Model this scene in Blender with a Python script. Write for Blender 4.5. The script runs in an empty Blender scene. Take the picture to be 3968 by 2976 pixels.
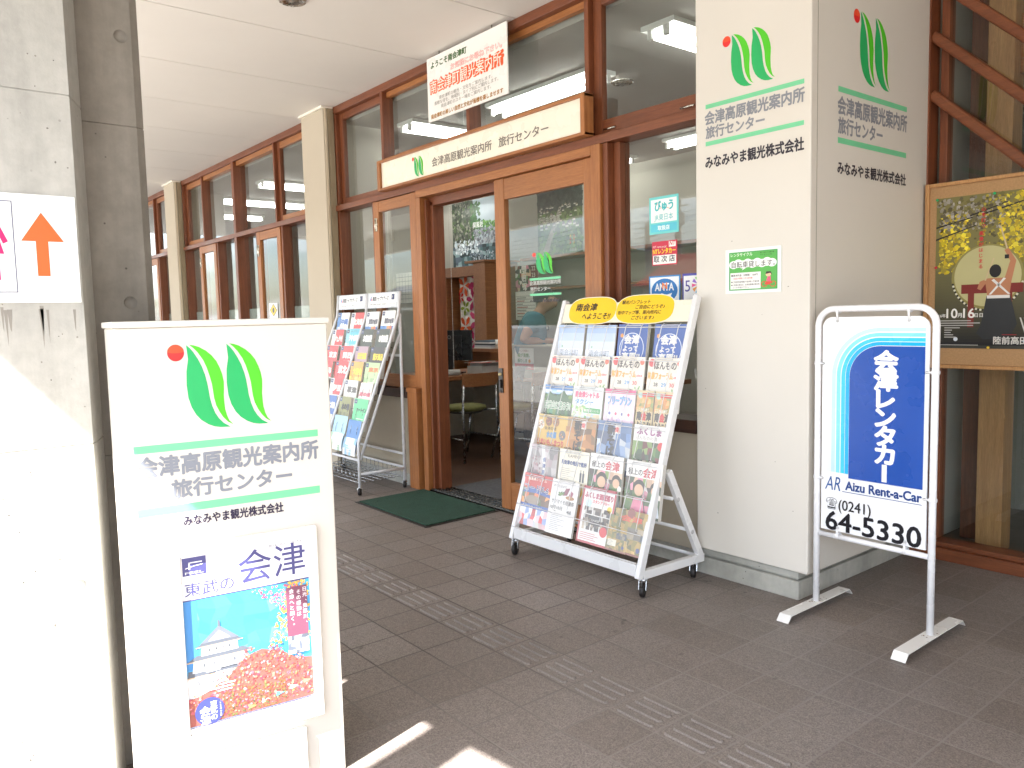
import bpy, bmesh, math, random
from mathutils import Vector, Matrix
R_ = math.radians
scn = bpy.context.scene
COL = scn.collection
# ---------------------------------------------------------------- camera, sky, sun, exposure
cam = bpy.data.cameras.new("camera")
cam.sensor_width = 36.0
cam.lens = 27.758
cam.clip_start = 0.05
cam.clip_end = 2000
cam_ob = bpy.data.objects.new("camera", cam)
COL.objects.link(cam_ob)
_r = Vector((0.62898134, 0.77705568, -0.02381068))
_u = Vector((-0.05165655, 0.07233386, 0.99604187))
_f = Vector((-0.77570231, 0.62526177, -0.08563667))
_m = Matrix((_r, _u, -_f)).transposed().to_4x4()
_m.translation = (0, 0, 1.3)
cam_ob.matrix_world = _m
scn.camera = cam_ob
SUN = Vector((-0.26, 1.0, -1.25)).normalized()
world = bpy.data.worlds.new("World")
scn.world = world
world.use_nodes = True
wn, wl = world.node_tree.nodes, world.node_tree.links
wn.clear()
wo = wn.new("ShaderNodeOutputWorld"); wb = wn.new("ShaderNodeBackground")
sky = wn.new("ShaderNodeTexSky"); sky.sky_type = 'NISHITA'; sky.sun_disc = False
sky.sun_elevation = math.asin(-SUN.z); sky.sun_rotation = math.atan2(-SUN.x, -SUN.y)
sky.air_density = 1.0; sky.dust_density = 1.5; sky.ozone_density = 1.0
tc = wn.new("ShaderNodeTexCoord"); mp = wn.new("ShaderNodeMapping"); mp.inputs['Scale'].default_value = (1.0, 1.0, 2.6)
cn = wn.new("ShaderNodeTexNoise"); cn.inputs['Scale'].default_value = 3.2; cn.inputs['Detail'].default_value = 7; cn.inputs['Roughness'].default_value = 0.58
cr = wn.new("ShaderNodeValToRGB"); cr.color_ramp.elements[0].position = 0.44; cr.color_ramp.elements[1].position = 0.62
mx = wn.new("ShaderNodeMixRGB"); mx.inputs[2].default_value = (9.0, 9.2, 9.6, 1)
wl.new(tc.outputs['Generated'], mp.inputs[0]); wl.new(mp.outputs[0], cn.inputs['Vector']); wl.new(cn.outputs[0], cr.inputs[0])
wl.new(cr.outputs[0], mx.inputs[0]); wl.new(sky.outputs[0], mx.inputs[1]); wl.new(mx.outputs[0], wb.inputs[0])
wb.inputs[1].default_value = 0.05
wl.new(wb.outputs[0], wo.inputs[0])
sl = bpy.data.lights.new("sun", 'SUN'); sl.energy = 2.6; sl.angle = R_(0.53); sl.color = (1.0, 0.975, 0.94)
so = bpy.data.objects.new("sun", sl); COL.objects.link(so)
so.rotation_euler = SUN.to_track_quat('-Z', 'Y').to_euler(); so.location = (3, -8, 9)
scn.view_settings.view_transform = 'Standard'
scn.view_settings.look = 'None'
scn.view_settings.gamma = 1
scn.view_settings.exposure = 3.7
scn.cycles.max_bounces = 10; scn.cycles.diffuse_bounces = 6; scn.cycles.glossy_bounces = 5
scn.cycles.transparent_max_bounces = 14; scn.cycles.caustics_reflective = False; scn.cycles.caustics_refractive = False
scn.cycles.use_denoising = True
rnd = random.Random(7)

# ---------------------------------------------------------------- colour + mesh helpers
def lin(c):
    c /= 255.0
    return c / 12.92 if c <= 0.04045 else ((c + 0.055) / 1.055) ** 2.4
def H(h):
    return (lin(int(h[0:2], 16)), lin(int(h[2:4], 16)), lin(int(h[4:6], 16)), 1.0)
WHITE = H('eceae4'); CREAM = H('e9e3d3'); BLACK = H('1c1a1c'); GREY = H('868b95'); DK = H('2a2530')
_gc = {}
def glyphs(s, b=0.0, res=3):
    b = 0.0
    k = (s, b, res)
    if k not in _gc:
        c = bpy.data.curves.new("tmp", 'FONT'); c.body = s; c.offset = b; c.resolution_u = res
        o = bpy.data.objects.new("tmp", c)
        m = o.to_mesh()
        vs = [(v.co.x, v.co.y) for v in m.vertices]
        fs = [tuple(p.vertices) for p in m.polygons]
        o.to_mesh_clear(); bpy.data.objects.remove(o); bpy.data.curves.remove(c)
        _gc[k] = (vs, fs)
    return _gc[k]
def bold(b):
    """offsets (in ems) of the strokes that thicken a line of writing by b"""
    if b <= 0.003: return [(0, 0)]
    if b < 0.03: return [(-b, -b * .6), (b, -b * .6), (0, b)]
    r = [(0, 0)] + [(b * math.cos(i * math.pi / 4), b * math.sin(i * math.pi / 4)) for i in range(8)]
    if b > 0.09: r += [(b * .8 * math.cos(i * math.pi / 4 + .39), b * .8 * math.sin(i * math.pi / 4 + .39)) for i in range(8)]
    if b > 0.06: r += [(b * .55 * math.cos(i * math.pi / 2 + .4), b * .55 * math.sin(i * math.pi / 2 + .4)) for i in range(4)]
    return r
class Fr:
    """a flat drawing frame: origin, unit axes u (right) and v (up), n = towards the reader"""
    def __init__(s, o, u, v):
        s.o = Vector(o); s.u = Vector(u).normalized(); s.v = Vector(v).normalized(); s.n = s.u.cross(s.v).normalized()
    def p(s, a, b, d=0.0):
        return s.o + s.u * a + s.v * b + s.n * d
class MB:
    def __init__(s):
        s.v = []; s.f = []; s.c = []; s.m = []; s.sm = []
    def add(s, vs, fs, col=WHITE, mat=0, smooth=False):
        o = len(s.v)
        s.v.extend([tuple(x) for x in vs])
        for f in fs:
            s.f.append([i + o for i in f]); s.c.append(col); s.m.append(mat); s.sm.append(smooth)
    def box(s, x0, x1, y0, y1, z0, z1, col=WHITE, mat=0):
        vs = [(x, y, z) for z in (z0, z1) for y in (y0, y1) for x in (x0, x1)]
        s.add(vs, [(0, 2, 3, 1), (4, 5, 7, 6), (0, 1, 5, 4), (2, 6, 7, 3), (0, 4, 6, 2), (1, 3, 7, 5)], col, mat)
    def fbox(s, F, u0, u1, v0, v1, d0, d1, col=WHITE, mat=0):
        vs = [F.p(u, v, d) for d in (d0, d1) for v in (v0, v1) for u in (u0, u1)]
        s.add(vs, [(0, 2, 3, 1), (4, 5, 7, 6), (0, 1, 5, 4), (2, 6, 7, 3), (0, 4, 6, 2), (1, 3, 7, 5)], col, mat)
    def bar(s, a, b, w, h, up=(0, 0, 1), col=WHITE, mat=0):
        a = Vector(a); b = Vector(b); d = (b - a); L = d.length; d.normalize()
        up = Vector(up); sx = d.cross(up)
        if sx.length < 1e-5: sx = d.cross(Vector((0, 1, 0)))
        sx.normalize(); sy = sx.cross(d).normalized()
        vs = [p + sx * i * w / 2 + sy * j * h / 2 for p in (a, b) for i, j in ((-1, -1), (1, -1), (1, 1), (-1, 1))]
        s.add(vs, [(3, 2, 1, 0), (4, 5, 6, 7), (0, 1, 5, 4), (1, 2, 6, 5), (2, 3, 7, 6), (3, 0, 4, 7)], col, mat)
    def tube(s, pts, r, n=8, col=WHITE, mat=0, closed=False, cap=True):
        P = [Vector(p) for p in pts]; N = len(P); base = len(s.v); prev = None
        rr = r if isinstance(r, (list, tuple)) else [r] * N
        for i in range(N):
            if closed: t = (P[(i + 1) % N] - P[i - 1]).normalized()
            else: t = (P[min(i + 1, N - 1)] - P[max(i - 1, 0)]).normalized()
            if prev is None:
                a = Vector((0, 0, 1)) if abs(t.z) < 0.9 else Vector((0, 1, 0))
                x = t.cross(a).normalized()
            else:
                x = (prev - t * prev.dot(t)).normalized()
            prev = x; y = t.cross(x)
            for k in range(n):
                an = 2 * math.pi * k / n
                s.v.append(tuple(P[i] + (x * math.cos(an) + y * math.sin(an)) * rr[i]))
        rng = N if closed else N - 1
        for i in range(rng):
            for k in range(n):
                a0 = base + i * n + k; a1 = base + i * n + (k + 1) % n
                b0 = base + ((i + 1) % N) * n + k; b1 = base + ((i + 1) % N) * n + (k + 1) % n
                s.f.append([a0, a1, b1, b0]); s.c.append(col); s.m.append(mat); s.sm.append(True)
        if cap and not closed:
            s.f.append([base + k for k in range(n)][::-1]); s.f.append([base + (N - 1) * n + k for k in range(n)])
            s.c += [col, col]; s.m += [mat, mat]; s.sm += [False, False]
    def lathe(s, prof, n=20, o=(0, 0, 0), ax=(0, 0, 1), col=WHITE, mat=0, smooth=True):
        ax = Vector(ax).normalized(); o = Vector(o)
        x = ax.cross(Vector((1, 0, 0)) if abs(ax.x) < 0.9 else Vector((0, 1, 0))).normalized(); y = ax.cross(x)
        vs = []; fs = []
        for r, h in prof:
            for k in range(n):
                a = 2 * math.pi * k / n
                vs.append(o + ax * h + (x * math.cos(a) + y * math.sin(a)) * max(r, 1e-4))
        for i in range(len(prof) - 1):
            for k in range(n):
                fs.append((i * n + k, i * n + (k + 1) % n, (i + 1) * n + (k + 1) % n, (i + 1) * n + k))
        s.add(vs, fs, col, mat, smooth)
    def ball(s, o, r, n=12, col=WHITE, mat=0, sc=(1, 1, 1)):
        vs = []; fs = []; m = n // 2
        for i in range(m + 1):
            t = math.pi * i / m
            for k in range(n):
                a = 2 * math.pi * k / n
                vs.append((o[0] + r * sc[0] * math.sin(t) * math.cos(a), o[1] + r * sc[1] * math.sin(t) * math.sin(a), o[2] + r * sc[2] * math.cos(t)))
        for i in range(m):
            for k in range(n):
                fs.append((i * n + k, (i + 1) * n + k, (i + 1) * n + (k + 1) % n, i * n + (k + 1) % n))
        s.add(vs, fs, col, mat, True)
    # ---- flat art on a frame
    def rect(s, F, u0, v0, u1, v1, col, d=0.0006, mat=0):
        s.add([F.p(u0, v0, d), F.p(u1, v0, d), F.p(u1, v1, d), F.p(u0, v1, d)], [(0, 1, 2, 3)], col, mat)
    def poly(s, F, pts, col, d=0.0006, mat=0):
        a = sum(pts[i - 1][0] * pts[i][1] - pts[i][0] * pts[i - 1][1] for i in range(len(pts)))
        if a < 0: pts = pts[::-1]
        s.add([F.p(u, v, d) for u, v in pts], [tuple(range(len(pts)))], col, mat)
    def disc(s, F, u, v, r, col, d=0.0006, n=20, ry=None, mat=0):
        ry = r if ry is None else ry
        s.poly(F, [(u + r * math.cos(2 * math.pi * k / n), v + ry * math.sin(2 * math.pi * k / n)) for k in range(n)], col, d, mat)
    def ring(s, F, u, v, r0, r1, col, d=0.0006, n=28, a0=0, a1=360, mat=0):
        vs = []; fs = []
        for k in range(n + 1):
            a = R_(a0 + (a1 - a0) * k / n)
            vs += [F.p(u + r0 * math.cos(a), v + r0 * math.sin(a), d), F.p(u + r1 * math.cos(a), v + r1 * math.sin(a), d)]
        for k in range(n): fs.append((2 * k, 2 * k + 1, 2 * k + 3, 2 * k + 2))
        s.add(vs, fs, col, mat)
    def text(s, F, t, u, v, h, col=BLACK, w=None, al='l', b=0.012, d=0.0012, it=0.0, mat=0, res=3):
        """h = visible height of a full-width character; w fits the line's width"""
        vs, fs = glyphs(t, b, res)
        if not vs: return
        k = h / 0.92; x0 = min(p[0] for p in vs); x1 = max(p[0] for p in vs)
        kx = k if w is None else w / (x1 - x0)
        W = (x1 - x0) * kx
        off = {'l': 0, 'c': -W / 2, 'r': -W}[al]
        for i, (dx, dy) in enumerate(bold(b)):
            s.add([F.p(u + off + (x - x0) * kx + it * y * k + dx * k, v + (y + 0.08 + dy) * k, d + i * 1.5e-5) for x, y in vs], fs, col, mat)
    def vtext(s, F, t, u, v, h, col=BLACK, step=None, b=0.012, d=0.0012, wx=1.0):
        """vertical line of writing; (u, v) = top centre"""
        step = step or h * 1.05; y = v
        for ch in t:
            if ch in 'ー〜':
                s.rect(F, u - h * 0.07 * wx - b * h, y - h * 0.95, u + h * 0.07 * wx + b * h, y - h * 0.1, col, d)
            elif ch in '、。':
                s.text(F, ch, u + h * 0.1, y - h * 0.75, h, col, None, 'l', b, d)
            elif ch != ' ':
                vs, fs = glyphs(ch, b); k = h / 0.92
                c = (min(p[0] for p in vs) + max(p[0] for p in vs)) / 2
                for i, (dx, dy) in enumerate(bold(b)):
                    s.add([F.p(u + (x - c + dx) * k * wx, y - h + (yy + 0.08 + dy) * k, d + i * 1.5e-5) for x, yy in vs], fs, col)
            y -= step
    def mosaic(s, F, u0, v0, u1, v1, cols, nu, nv, seed, d=0.0008, jit=0.35, cover=1.0):
        g = random.Random(seed); du = (u1 - u0) / nu; dv = (v1 - v0) / nv
        P = [[(u0 + i * du + (g.uniform(-jit, jit) * du if 0 < i < nu else 0), v0 + j * dv + (g.uniform(-jit, jit) * dv if 0 < j < nv else 0)) for i in range(nu + 1)] for j in range(nv + 1)]
        for j in range(nv):
            for i in range(nu):
                if g.random() > cover: continue
                c = g.choice(cols); k = g.uniform(0.72, 1.25)
                s.add([F.p(*q, d) for q in (P[j][i], P[j][i + 1], P[j + 1][i + 1], P[j + 1][i])], [(0, 1, 2, 3)], (c[0] * k, c[1] * k, c[2] * k, 1))
    def specks(s, F, u0, v0, u1, v1, cols, n, r, seed, d=0.001, fn=None):
        g = random.Random(seed); k = 0; t = 0
        while k < n and t < n * 6:
            t += 1
            u = g.uniform(u0, u1); v = g.uniform(v0, v1)
            if fn and not fn(u, v): continue
            k += 1; c = g.choice(cols); q = g.uniform(0.7, 1.25); rr = r * g.uniform(0.5, 1.3); a = g.uniform(0, 6.28)
            s.poly(F, [(u + rr * g.uniform(0.5, 1) * math.cos(a + i * 1.256), v + rr * g.uniform(0.5, 1) * math.sin(a + i * 1.256)) for i in range(5)], (c[0] * q, c[1] * q, c[2] * q, 1), d + 2e-6 * (k % 500))
    def build(s, name, mats, parent=None, bevel=0.0, seg=2, loc=None):
        me = bpy.data.meshes.new(name)
        if loc is None:
            if parent is not None: loc = OFF[parent.name]
            else:
                xs = [p[0] for p in s.v]; ys = [p[1] for p in s.v]; zs = [p[2] for p in s.v]
                loc = ((min(xs) + max(xs)) / 2, (min(ys) + max(ys)) / 2, min(zs))
        me.from_pydata([(p[0] - loc[0], p[1] - loc[1], p[2] - loc[2]) for p in s.v], [], s.f)
        if not isinstance(mats, (list, tuple)): mats = [mats]
        for m in mats: me.materials.append(m)
        me.polygons.foreach_set("material_index", s.m); me.polygons.foreach_set("use_smooth", s.sm)
        at = me.color_attributes.new("Col", 'FLOAT_COLOR', 'CORNER')
        buf = []
        for f, c in zip(s.f, s.c): buf.extend(list(c) * len(f))
        at.data.foreach_set("color", buf)
        me.update()
        o = bpy.data.objects.new(name, me); COL.objects.link(o); OFF[o.name] = loc
        if parent is not None: o.parent = parent
        else: o.location = loc
        if bevel:
            b = o.modifiers.new("bevel", 'BEVEL'); b.width = bevel; b.segments = seg; b.limit_method = 'ANGLE'; b.angle_limit = R_(40)
        return o
OFF = {}
def tag(o, label=None, cat=None, group=None, kind=None):
    if label: o['label'] = label
    if cat: o['category'] = cat
    if group: o['group'] = group
    if kind: o['kind'] = kind
    return o
def thing(name, loc, label, cat, group=None):
    o = bpy.data.objects.new(name, None); COL.objects.link(o); o.location = loc; o.empty_display_size = 0.1
    OFF[o.name] = tuple(loc)
    return tag(o, label, cat, group)
def one(mb, name, mats, label, cat, group=None, bevel=0.0):
    return tag(mb.build(name, mats, bevel=bevel), label, cat, group)
def struct(mb, name, mats, bevel=0.0):
    return tag(mb.build(name, mats, bevel=bevel), kind='structure')
def copy_tree(o, parent=None):
    c = o.copy(); COL.objects.link(c); OFF[c.name] = OFF[o.name]
    if parent is not None: c.parent = parent; c.matrix_parent_inverse = o.matrix_parent_inverse.copy()
    for ch in list(o.children): copy_tree(ch, c)
    return c

# ---------------------------------------------------------------- materials
class NT:
    def __init__(s, name):
        s.m = bpy.data.materials.new(name); s.m.use_nodes = True
        s.n = s.m.node_tree.nodes; s.l = s.m.node_tree.links; s.b = s.n['Principled BSDF']
    def new(s, t, **kw):
        n = s.n.new("ShaderNode" + t)
        for k, v in kw.items():
            if k in n.inputs: n.inputs[k].default_value = v
            else: setattr(n, k, v)
        return n
    def link(s, a, b): s.l.new(a, b)
    def noise(s, scale, detail=4, rough=0.55, vec=None, stretch=None):
        n = s.new("TexNoise"); n.inputs['Scale'].default_value = scale; n.inputs['Detail'].default_value = detail; n.inputs['Roughness'].default_value = rough
        c = s.new("TexCoord"); src = c.outputs['Object']
        if vec is not None: src = vec
        if stretch:
            mp = s.new("Mapping"); mp.inputs['Scale'].default_value = stretch; s.link(src, mp.inputs[0]); src = mp.outputs[0]
        s.link(src, n.inputs['Vector']); return n.outputs['Fac']
    def ramp(s, fac, stops):
        r = s.new("ValToRGB"); e = r.color_ramp.elements
        e[0].position, e[0].color = stops[0]; e[1].position, e[1].color = stops[-1]
        for p, c in stops[1:-1]:
            x = e.new(p); x.color = c
        s.link(fac, r.inputs[0]); return r.outputs[0]
    def mix(s, fac, a, b, mode='MIX'):
        m = s.new("MixRGB", blend_type=mode)
        for sock, x in ((m.inputs[0], fac), (m.inputs[1], a), (m.inputs[2], b)):
            if isinstance(x, (int, float)): sock.default_value = x
            elif isinstance(x, tuple): sock.default_value = x
            else: s.link(x, sock)
        return m.outputs[0]
    def math(s, op, a, b=0.0, c=0.0):
        m = s.new("Math", operation=op)
        for i, x in enumerate((a, b, c)):
            if isinstance(x, (int, float)): m.inputs[i].default_value = x
            else: s.link(x, m.inputs[i])
        return m.outputs[0]
    def bump(s, h, strength=0.2, dist=0.01):
        b = s.new("Bump"); b.inputs['Strength'].default_value = strength; b.inputs['Distance'].default_value = dist
        s.link(h, b.inputs['Height']); s.link(b.outputs[0], s.b.inputs['Normal'])
    def set(s, col=None, rough=None, metal=None, spec=None):
        for nm, x in (('Base Color', col), ('Roughness', rough), ('Metallic', metal), ('Specular IOR Level', spec)):
            if x is None: continue
            if isinstance(x, (int, float, tuple)): s.b.inputs[nm].default_value = x
            else: s.link(x, s.b.inputs[nm])
        return s.m
def g(v): return (v, v, v, 1)
def attr_mat(name, rough, metal=0.0, wear=0.08, scale=6.0, spec=0.5, bump=0.0):
    t = NT(name); a = t.new("VertexColor"); a.layer_name = "Col"
    f = t.noise(scale, 5); c = t.mix(1.0, a.outputs[0], t.ramp(f, [(0.3, g(1 - wear)), (0.7, g(1 + wear * 0.4))]), 'MULTIPLY')
    if bump: t.bump(t.noise(scale * 30, 3), bump, 0.002)
    return t.set(c, t.ramp(t.noise(scale * 2.2, 3), [(0.3, g(max(0.02, rough - 0.07))), (0.7, g(min(1, rough + 0.08)))]), metal, spec)
M_print = attr_mat("print", 0.38, wear=0.04)
M_matte = attr_mat("matte_paint", 0.6, wear=0.1, bump=0.05)
M_gloss = attr_mat("gloss_paint", 0.28, wear=0.025, scale=3)
M_paper = attr_mat("paper", 0.75, wear=0.06)
M_metal = attr_mat("bare_metal", 0.25, 1.0, wear=0.15, scale=20)
M_black = attr_mat("rubber", 0.55, wear=0.3, scale=15)
M_cloth = attr_mat("cloth", 0.9, wear=0.2, scale=40, bump=0.2)
M_skin = attr_mat("skin", 0.5, wear=0.08, scale=12)
def wood(name, a, b, stretch, rough=0.38, scale=9):
    t = NT(name)
    f = t.noise(scale, 8, 0.62, stretch=stretch); f2 = t.noise(1.3, 3); f3 = t.noise(scale * 7, 4, 0.6, stretch=stretch)
    c = t.ramp(f, [(0.25, a), (0.75, b)])
    c = t.mix(0.35, c, t.ramp(f2, [(0.3, g(0.6)), (0.7, g(1.35))]), 'MULTIPLY')
    c = t.mix(0.5, c, t.ramp(f3, [(0.35, g(0.62)), (0.6, g(1.1))]), 'MULTIPLY')
    t.bump(f3, 0.12, 0.002)
    return t.set(c, t.ramp(f2, [(0.3, g(rough - 0.06)), (0.7, g(rough + 0.16))]))
SV, SH, SY = (6, 6, 0.35), (0.35, 6, 6), (6, 0.35, 6)
RB1, RB2 = (0.135, 0.037, 0.015, 1), (0.245, 0.078, 0.029, 1)
OR1, OR2 = (0.285, 0.098, 0.028, 1), (0.44, 0.178, 0.056, 1)
M_wv = wood("red_brown_wood_upright", RB1, RB2, SV); M_wh = wood("red_brown_wood_level", RB1, RB2, SH)
M_ov = wood("orange_wood_upright", OR1, OR2, SV, 0.42); M_oh = wood("orange_wood_level", OR1, OR2, SH, 0.42)
M_pine = wood("pine_wood", (0.42, 0.20, 0.075, 1), (0.60, 0.335, 0.135, 1), SV, 0.55)
M_desk = wood("desk_wood", (0.22, 0.085, 0.03, 1), (0.36, 0.15, 0.055, 1), SY, 0.35)
M_dark = wood("dark_sill_wood", (0.03, 0.013, 0.008, 1), (0.075, 0.03, 0.018, 1), SH, 0.4)
def concrete(name, dark, light, blot):
    t = NT(name)
    f = t.noise(2.2, 8, 0.62); f2 = t.noise(28, 5, 0.65); f3 = t.noise(5, 6, 0.6, stretch=(1, 3.0, 0.35))
    c = t.ramp(f, [(0.3, dark), (0.68, light)])
    c = t.mix(0.5, c, t.ramp(f3, [(0.35, g(blot)), (0.62, g(1.12))]), 'MULTIPLY')
    c = t.mix(0.3, c, t.ramp(f2, [(0.32, g(0.72)), (0.6, g(1.1))]), 'MULTIPLY')
    v = t.new("TexVoronoi"); v.inputs['Scale'].default_value = 16; tcn = t.new("TexCoord"); t.link(tcn.outputs['Object'], v.inputs['Vector'])
    pits = t.ramp(v.outputs['Distance'], [(0.035, g(0.22)), (0.06, g(1))])
    c = t.mix(0.85, c, t.mix(t.ramp(t.noise(3.1, 2), [(0.44, g(0)), (0.47, g(1))]), g(1), pits), 'MULTIPLY')
    t.bump(t.math('ADD', f2, t.math('MULTIPLY', f, 0.5)), 0.35, 0.004)
    return t.set(c, 0.85)
M_conc = concrete("pale_concrete", (0.38, 0.37, 0.34, 1), (0.50, 0.49, 0.45, 1), 0.8)
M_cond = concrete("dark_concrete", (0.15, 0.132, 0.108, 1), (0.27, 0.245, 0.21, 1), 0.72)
M_base = concrete("plinth_concrete", (0.34, 0.335, 0.295, 1), (0.48, 0.47, 0.42, 1), 0.7)
def plain(name, col, rough, wear=0.06, scale=2.0, bscale=60, bump=0.1):
    t = NT(name); f = t.noise(scale, 6, 0.6)
    c = t.mix(1.0, col, t.ramp(f, [(0.3, g(1 - wear)), (0.7, g(1 + wear * 0.5))]), 'MULTIPLY')
    t.bump(t.noise(bscale, 4), bump, 0.003)
    return t.set(c, rough)
M_ceil = plain("ceiling_paint", (0.71, 0.68, 0.63, 1), 0.8, 0.04, 1.1, 90, 0.08)
M_panel = plain("cream_panel_paint", (0.70, 0.665, 0.60, 1), 0.4, 0.035, 0.9, 200, 0.03)
M_plaster = plain("beige_plaster", (0.49, 0.43, 0.335, 1), 0.85, 0.09, 1.6, 120, 0.25)
M_pil = plain("tan_pilaster_paint", (0.52, 0.455, 0.355, 1), 0.8, 0.05, 1.2, 160, 0.15)
M_wall = plain("interior_wall_paint", (0.42, 0.405, 0.35, 1), 0.85, 0.05, 1.2)
M_iceil = plain("interior_ceiling_board", (0.40, 0.385, 0.35, 1), 0.9, 0.06, 2.0, 130, 0.5)
M_ifl = wood("interior_floor_wood", (0.06, 0.028, 0.014, 1), (0.11, 0.05, 0.026, 1), SH, 0.45)
M_imat = plain("grey_entrance_carpet", (0.10, 0.10, 0.105, 1), 1.0, 0.5, 60, 300, 0.6)
M_cork = plain("cork", (0.45, 0.265, 0.125, 1), 0.9, 0.16, 120, 240, 0.4)
M_asph = plain("asphalt", (0.16, 0.16, 0.155, 1), 0.9, 0.2, 3, 120, 0.5)
M_pave = plain("pale_forecourt_concrete", (0.43, 0.42, 0.39, 1), 0.9, 0.12, 1.4, 100, 0.4)
def mat_carpet():
    t = NT("green_mat_pile"); f = t.noise(160, 4, 0.7); f2 = t.noise(14, 4)
    c = t.ramp(f, [(0.35, (0.006, 0.02, 0.012, 1)), (0.62, (0.022, 0.085, 0.05, 1)), (0.75, (0.10, 0.20, 0.13, 1))])
    c = t.mix(0.6, c, t.ramp(f2, [(0.3, g(0.7)), (0.7, g(1.2))]), 'MULTIPLY')
    t.bump(f, 0.8, 0.01); return t.set(c, 1.0)
M_pile = mat_carpet()
def mat_tiles():
    t = NT("brown_floor_tiles"); tcn = t.new("TexCoord"); sp = t.new("SeparateXYZ"); gm = t.new("NewGeometry")
    t.link(gm.outputs['Position'], sp.inputs[0])
    x = t.math('DIVIDE', t.math('ADD', sp.outputs[0], 3.173), 0.2003)
    yy = sp.outputs[1]
    y = t.math('ADD', t.math('DIVIDE', t.math('MAXIMUM', t.math('SUBTRACT', yy, 1.979), 0), 0.2105), t.math('DIVIDE', t.math('MINIMUM', t.math('SUBTRACT', yy, 1.7986), 0), 0.2065))
    strip = t.math('MULTIPLY', t.math('GREATER_THAN', yy, 1.7986), t.math('LESS_THAN', yy, 1.979))
    def line(q, w):
        fr = t.math('ABSOLUTE', t.math('SUBTRACT', t.math('FRACT', q), 0.5))
        return t.ramp(t.math('SUBTRACT', 0.5, fr), [(w * 0.55, g(1)), (w * 1.25, g(0))])
    wob = t.math('MULTIPLY', t.math('SUBTRACT', t.noise(5, 2), 0.5), 0.03)
    lx = line(t.math('ADD', x, wob), 0.017); ly = line(t.math('ADD', y, wob), 0.017)
    inside = t.math('MULTIPLY', strip, t.math('MULTIPLY', t.math('GREATER_THAN', yy, 1.803), t.math('LESS_THAN', yy, 1.9745)))
    ly = t.mix(inside, ly, g(0))
    gr = t.mix(1.0, lx, ly, 'LIGHTEN')
    cx = t.math('FLOOR', x); cy = t.math('ADD', t.math('FLOOR', y), t.math('MULTIPLY', strip, 77))
    cb = t.new("CombineXYZ"); t.link(cx, cb.inputs[0]); t.link(cy, cb.inputs[1])
    wnz = t.new("TexWhiteNoise"); t.link(cb.outputs[0], wnz.inputs['Vector'])
    tile = t.ramp(wnz.outputs['Value'], [(0.0, (0.182, 0.152, 0.133, 1)), (0.5, (0.202, 0.171, 0.152, 1)), (1.0, (0.222, 0.192, 0.173, 1))])
    fine = t.noise(230, 3, 0.7); f2 = t.noise(1.1, 5); f3 = t.noise(70, 4, 0.7)
    tile = t.mix(0.75, tile, t.ramp(fine, [(0.36, g(0.45)), (0.5, g(1.0)), (0.66, g(1.5))]), 'MULTIPLY')
    tile = t.mix(0.5, tile, t.ramp(f3, [(0.3, g(0.72)), (0.7, g(1.25))]), 'MULTIPLY')
    tile = t.mix(0.75, tile, t.ramp(f2, [(0.3, g(0.78)), (0.7, g(1.2))]), 'MULTIPLY')
    wx = t.math('ADD', t.math('MULTIPLY', t.math('ADD', sp.outputs[0], 3.6), 0.36), t.math('MULTIPLY', t.math('SUBTRACT', t.noise(0.9, 3), 0.5), 1.1))
    grc = t.ramp(wx, [(0.3, (0.066, 0.054, 0.048, 1)), (0.75, (0.225, 0.2, 0.178, 1))])
    c = t.mix(gr, tile, grc)
    dirt = t.ramp(t.noise(9, 4, 0.5), [(0.70, g(1)), (0.745, g(0.35))])
    c = t.mix(0.8, c, dirt, 'MULTIPLY')
    h = t.math('ADD', t.math('MULTIPLY', fine, 0.3), t.math('MULTIPLY', t.math('SUBTRACT', 1.0, gr), 1.0))
    t.bump(h, 0.35, 0.003)
    return t.set(c, t.ramp(f2, [(0.3, g(0.42)), (0.7, g(0.62))]), spec=0.45)
M_tile = mat_tiles()
def mat_tactile():
    t = NT("raised_tile"); fine = t.noise(230, 3, 0.7); f2 = t.noise(3, 4)
    c = t.ramp(fine, [(0.36, (0.13, 0.11, 0.097, 1)), (0.5, (0.198, 0.17, 0.152, 1)), (0.66, (0.25, 0.225, 0.205, 1))])
    c = t.mix(0.6, c, t.ramp(f2, [(0.3, g(0.75)), (0.7, g(1.2))]), 'MULTIPLY'); t.bump(fine, 0.3, 0.002)
    return t.set(c, 0.6)
M_tact = mat_tactile()
def mat_glass(name, tint=(0.93, 0.95, 0.94, 1), ior=1.5):
    t = NT(name); t.n.remove(t.b); out = t.n['Material Output']
    fr = t.new("Fresnel"); fr.inputs[0].default_value = ior
    tr = t.new("BsdfTransparent"); tr.inputs[0].default_value = tint
    gl = t.new("BsdfGlossy"); gl.inputs['Roughness'].default_value = 0.0
    gm = t.new("NewGeometry"); fac = t.math('MULTIPLY', t.math('MULTIPLY', fr.outputs[0], 1.8), t.math('SUBTRACT', 1.0, gm.outputs['Backfacing']))
    mxs = t.new("MixShader"); t.link(fac, mxs.inputs[0]); t.link(tr.outputs[0], mxs.inputs[1]); t.link(gl.outputs[0], mxs.inputs[2])
    t.link(mxs.outputs[0], out.inputs[0]); return t.m
M_glass = mat_glass("window_glass")
def mat_emit(name, col, st):
    t = NT(name); t.b.inputs['Emission Color'].default_value = col; t.b.inputs['Emission Strength'].default_value = st
    t.b.inputs['Base Color'].default_value = (0.9, 0.9, 0.9, 1); return t.m
M_lamp = mat_emit("fluorescent_tube", (1.0, 0.98, 0.95, 1), 1.7)
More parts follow.
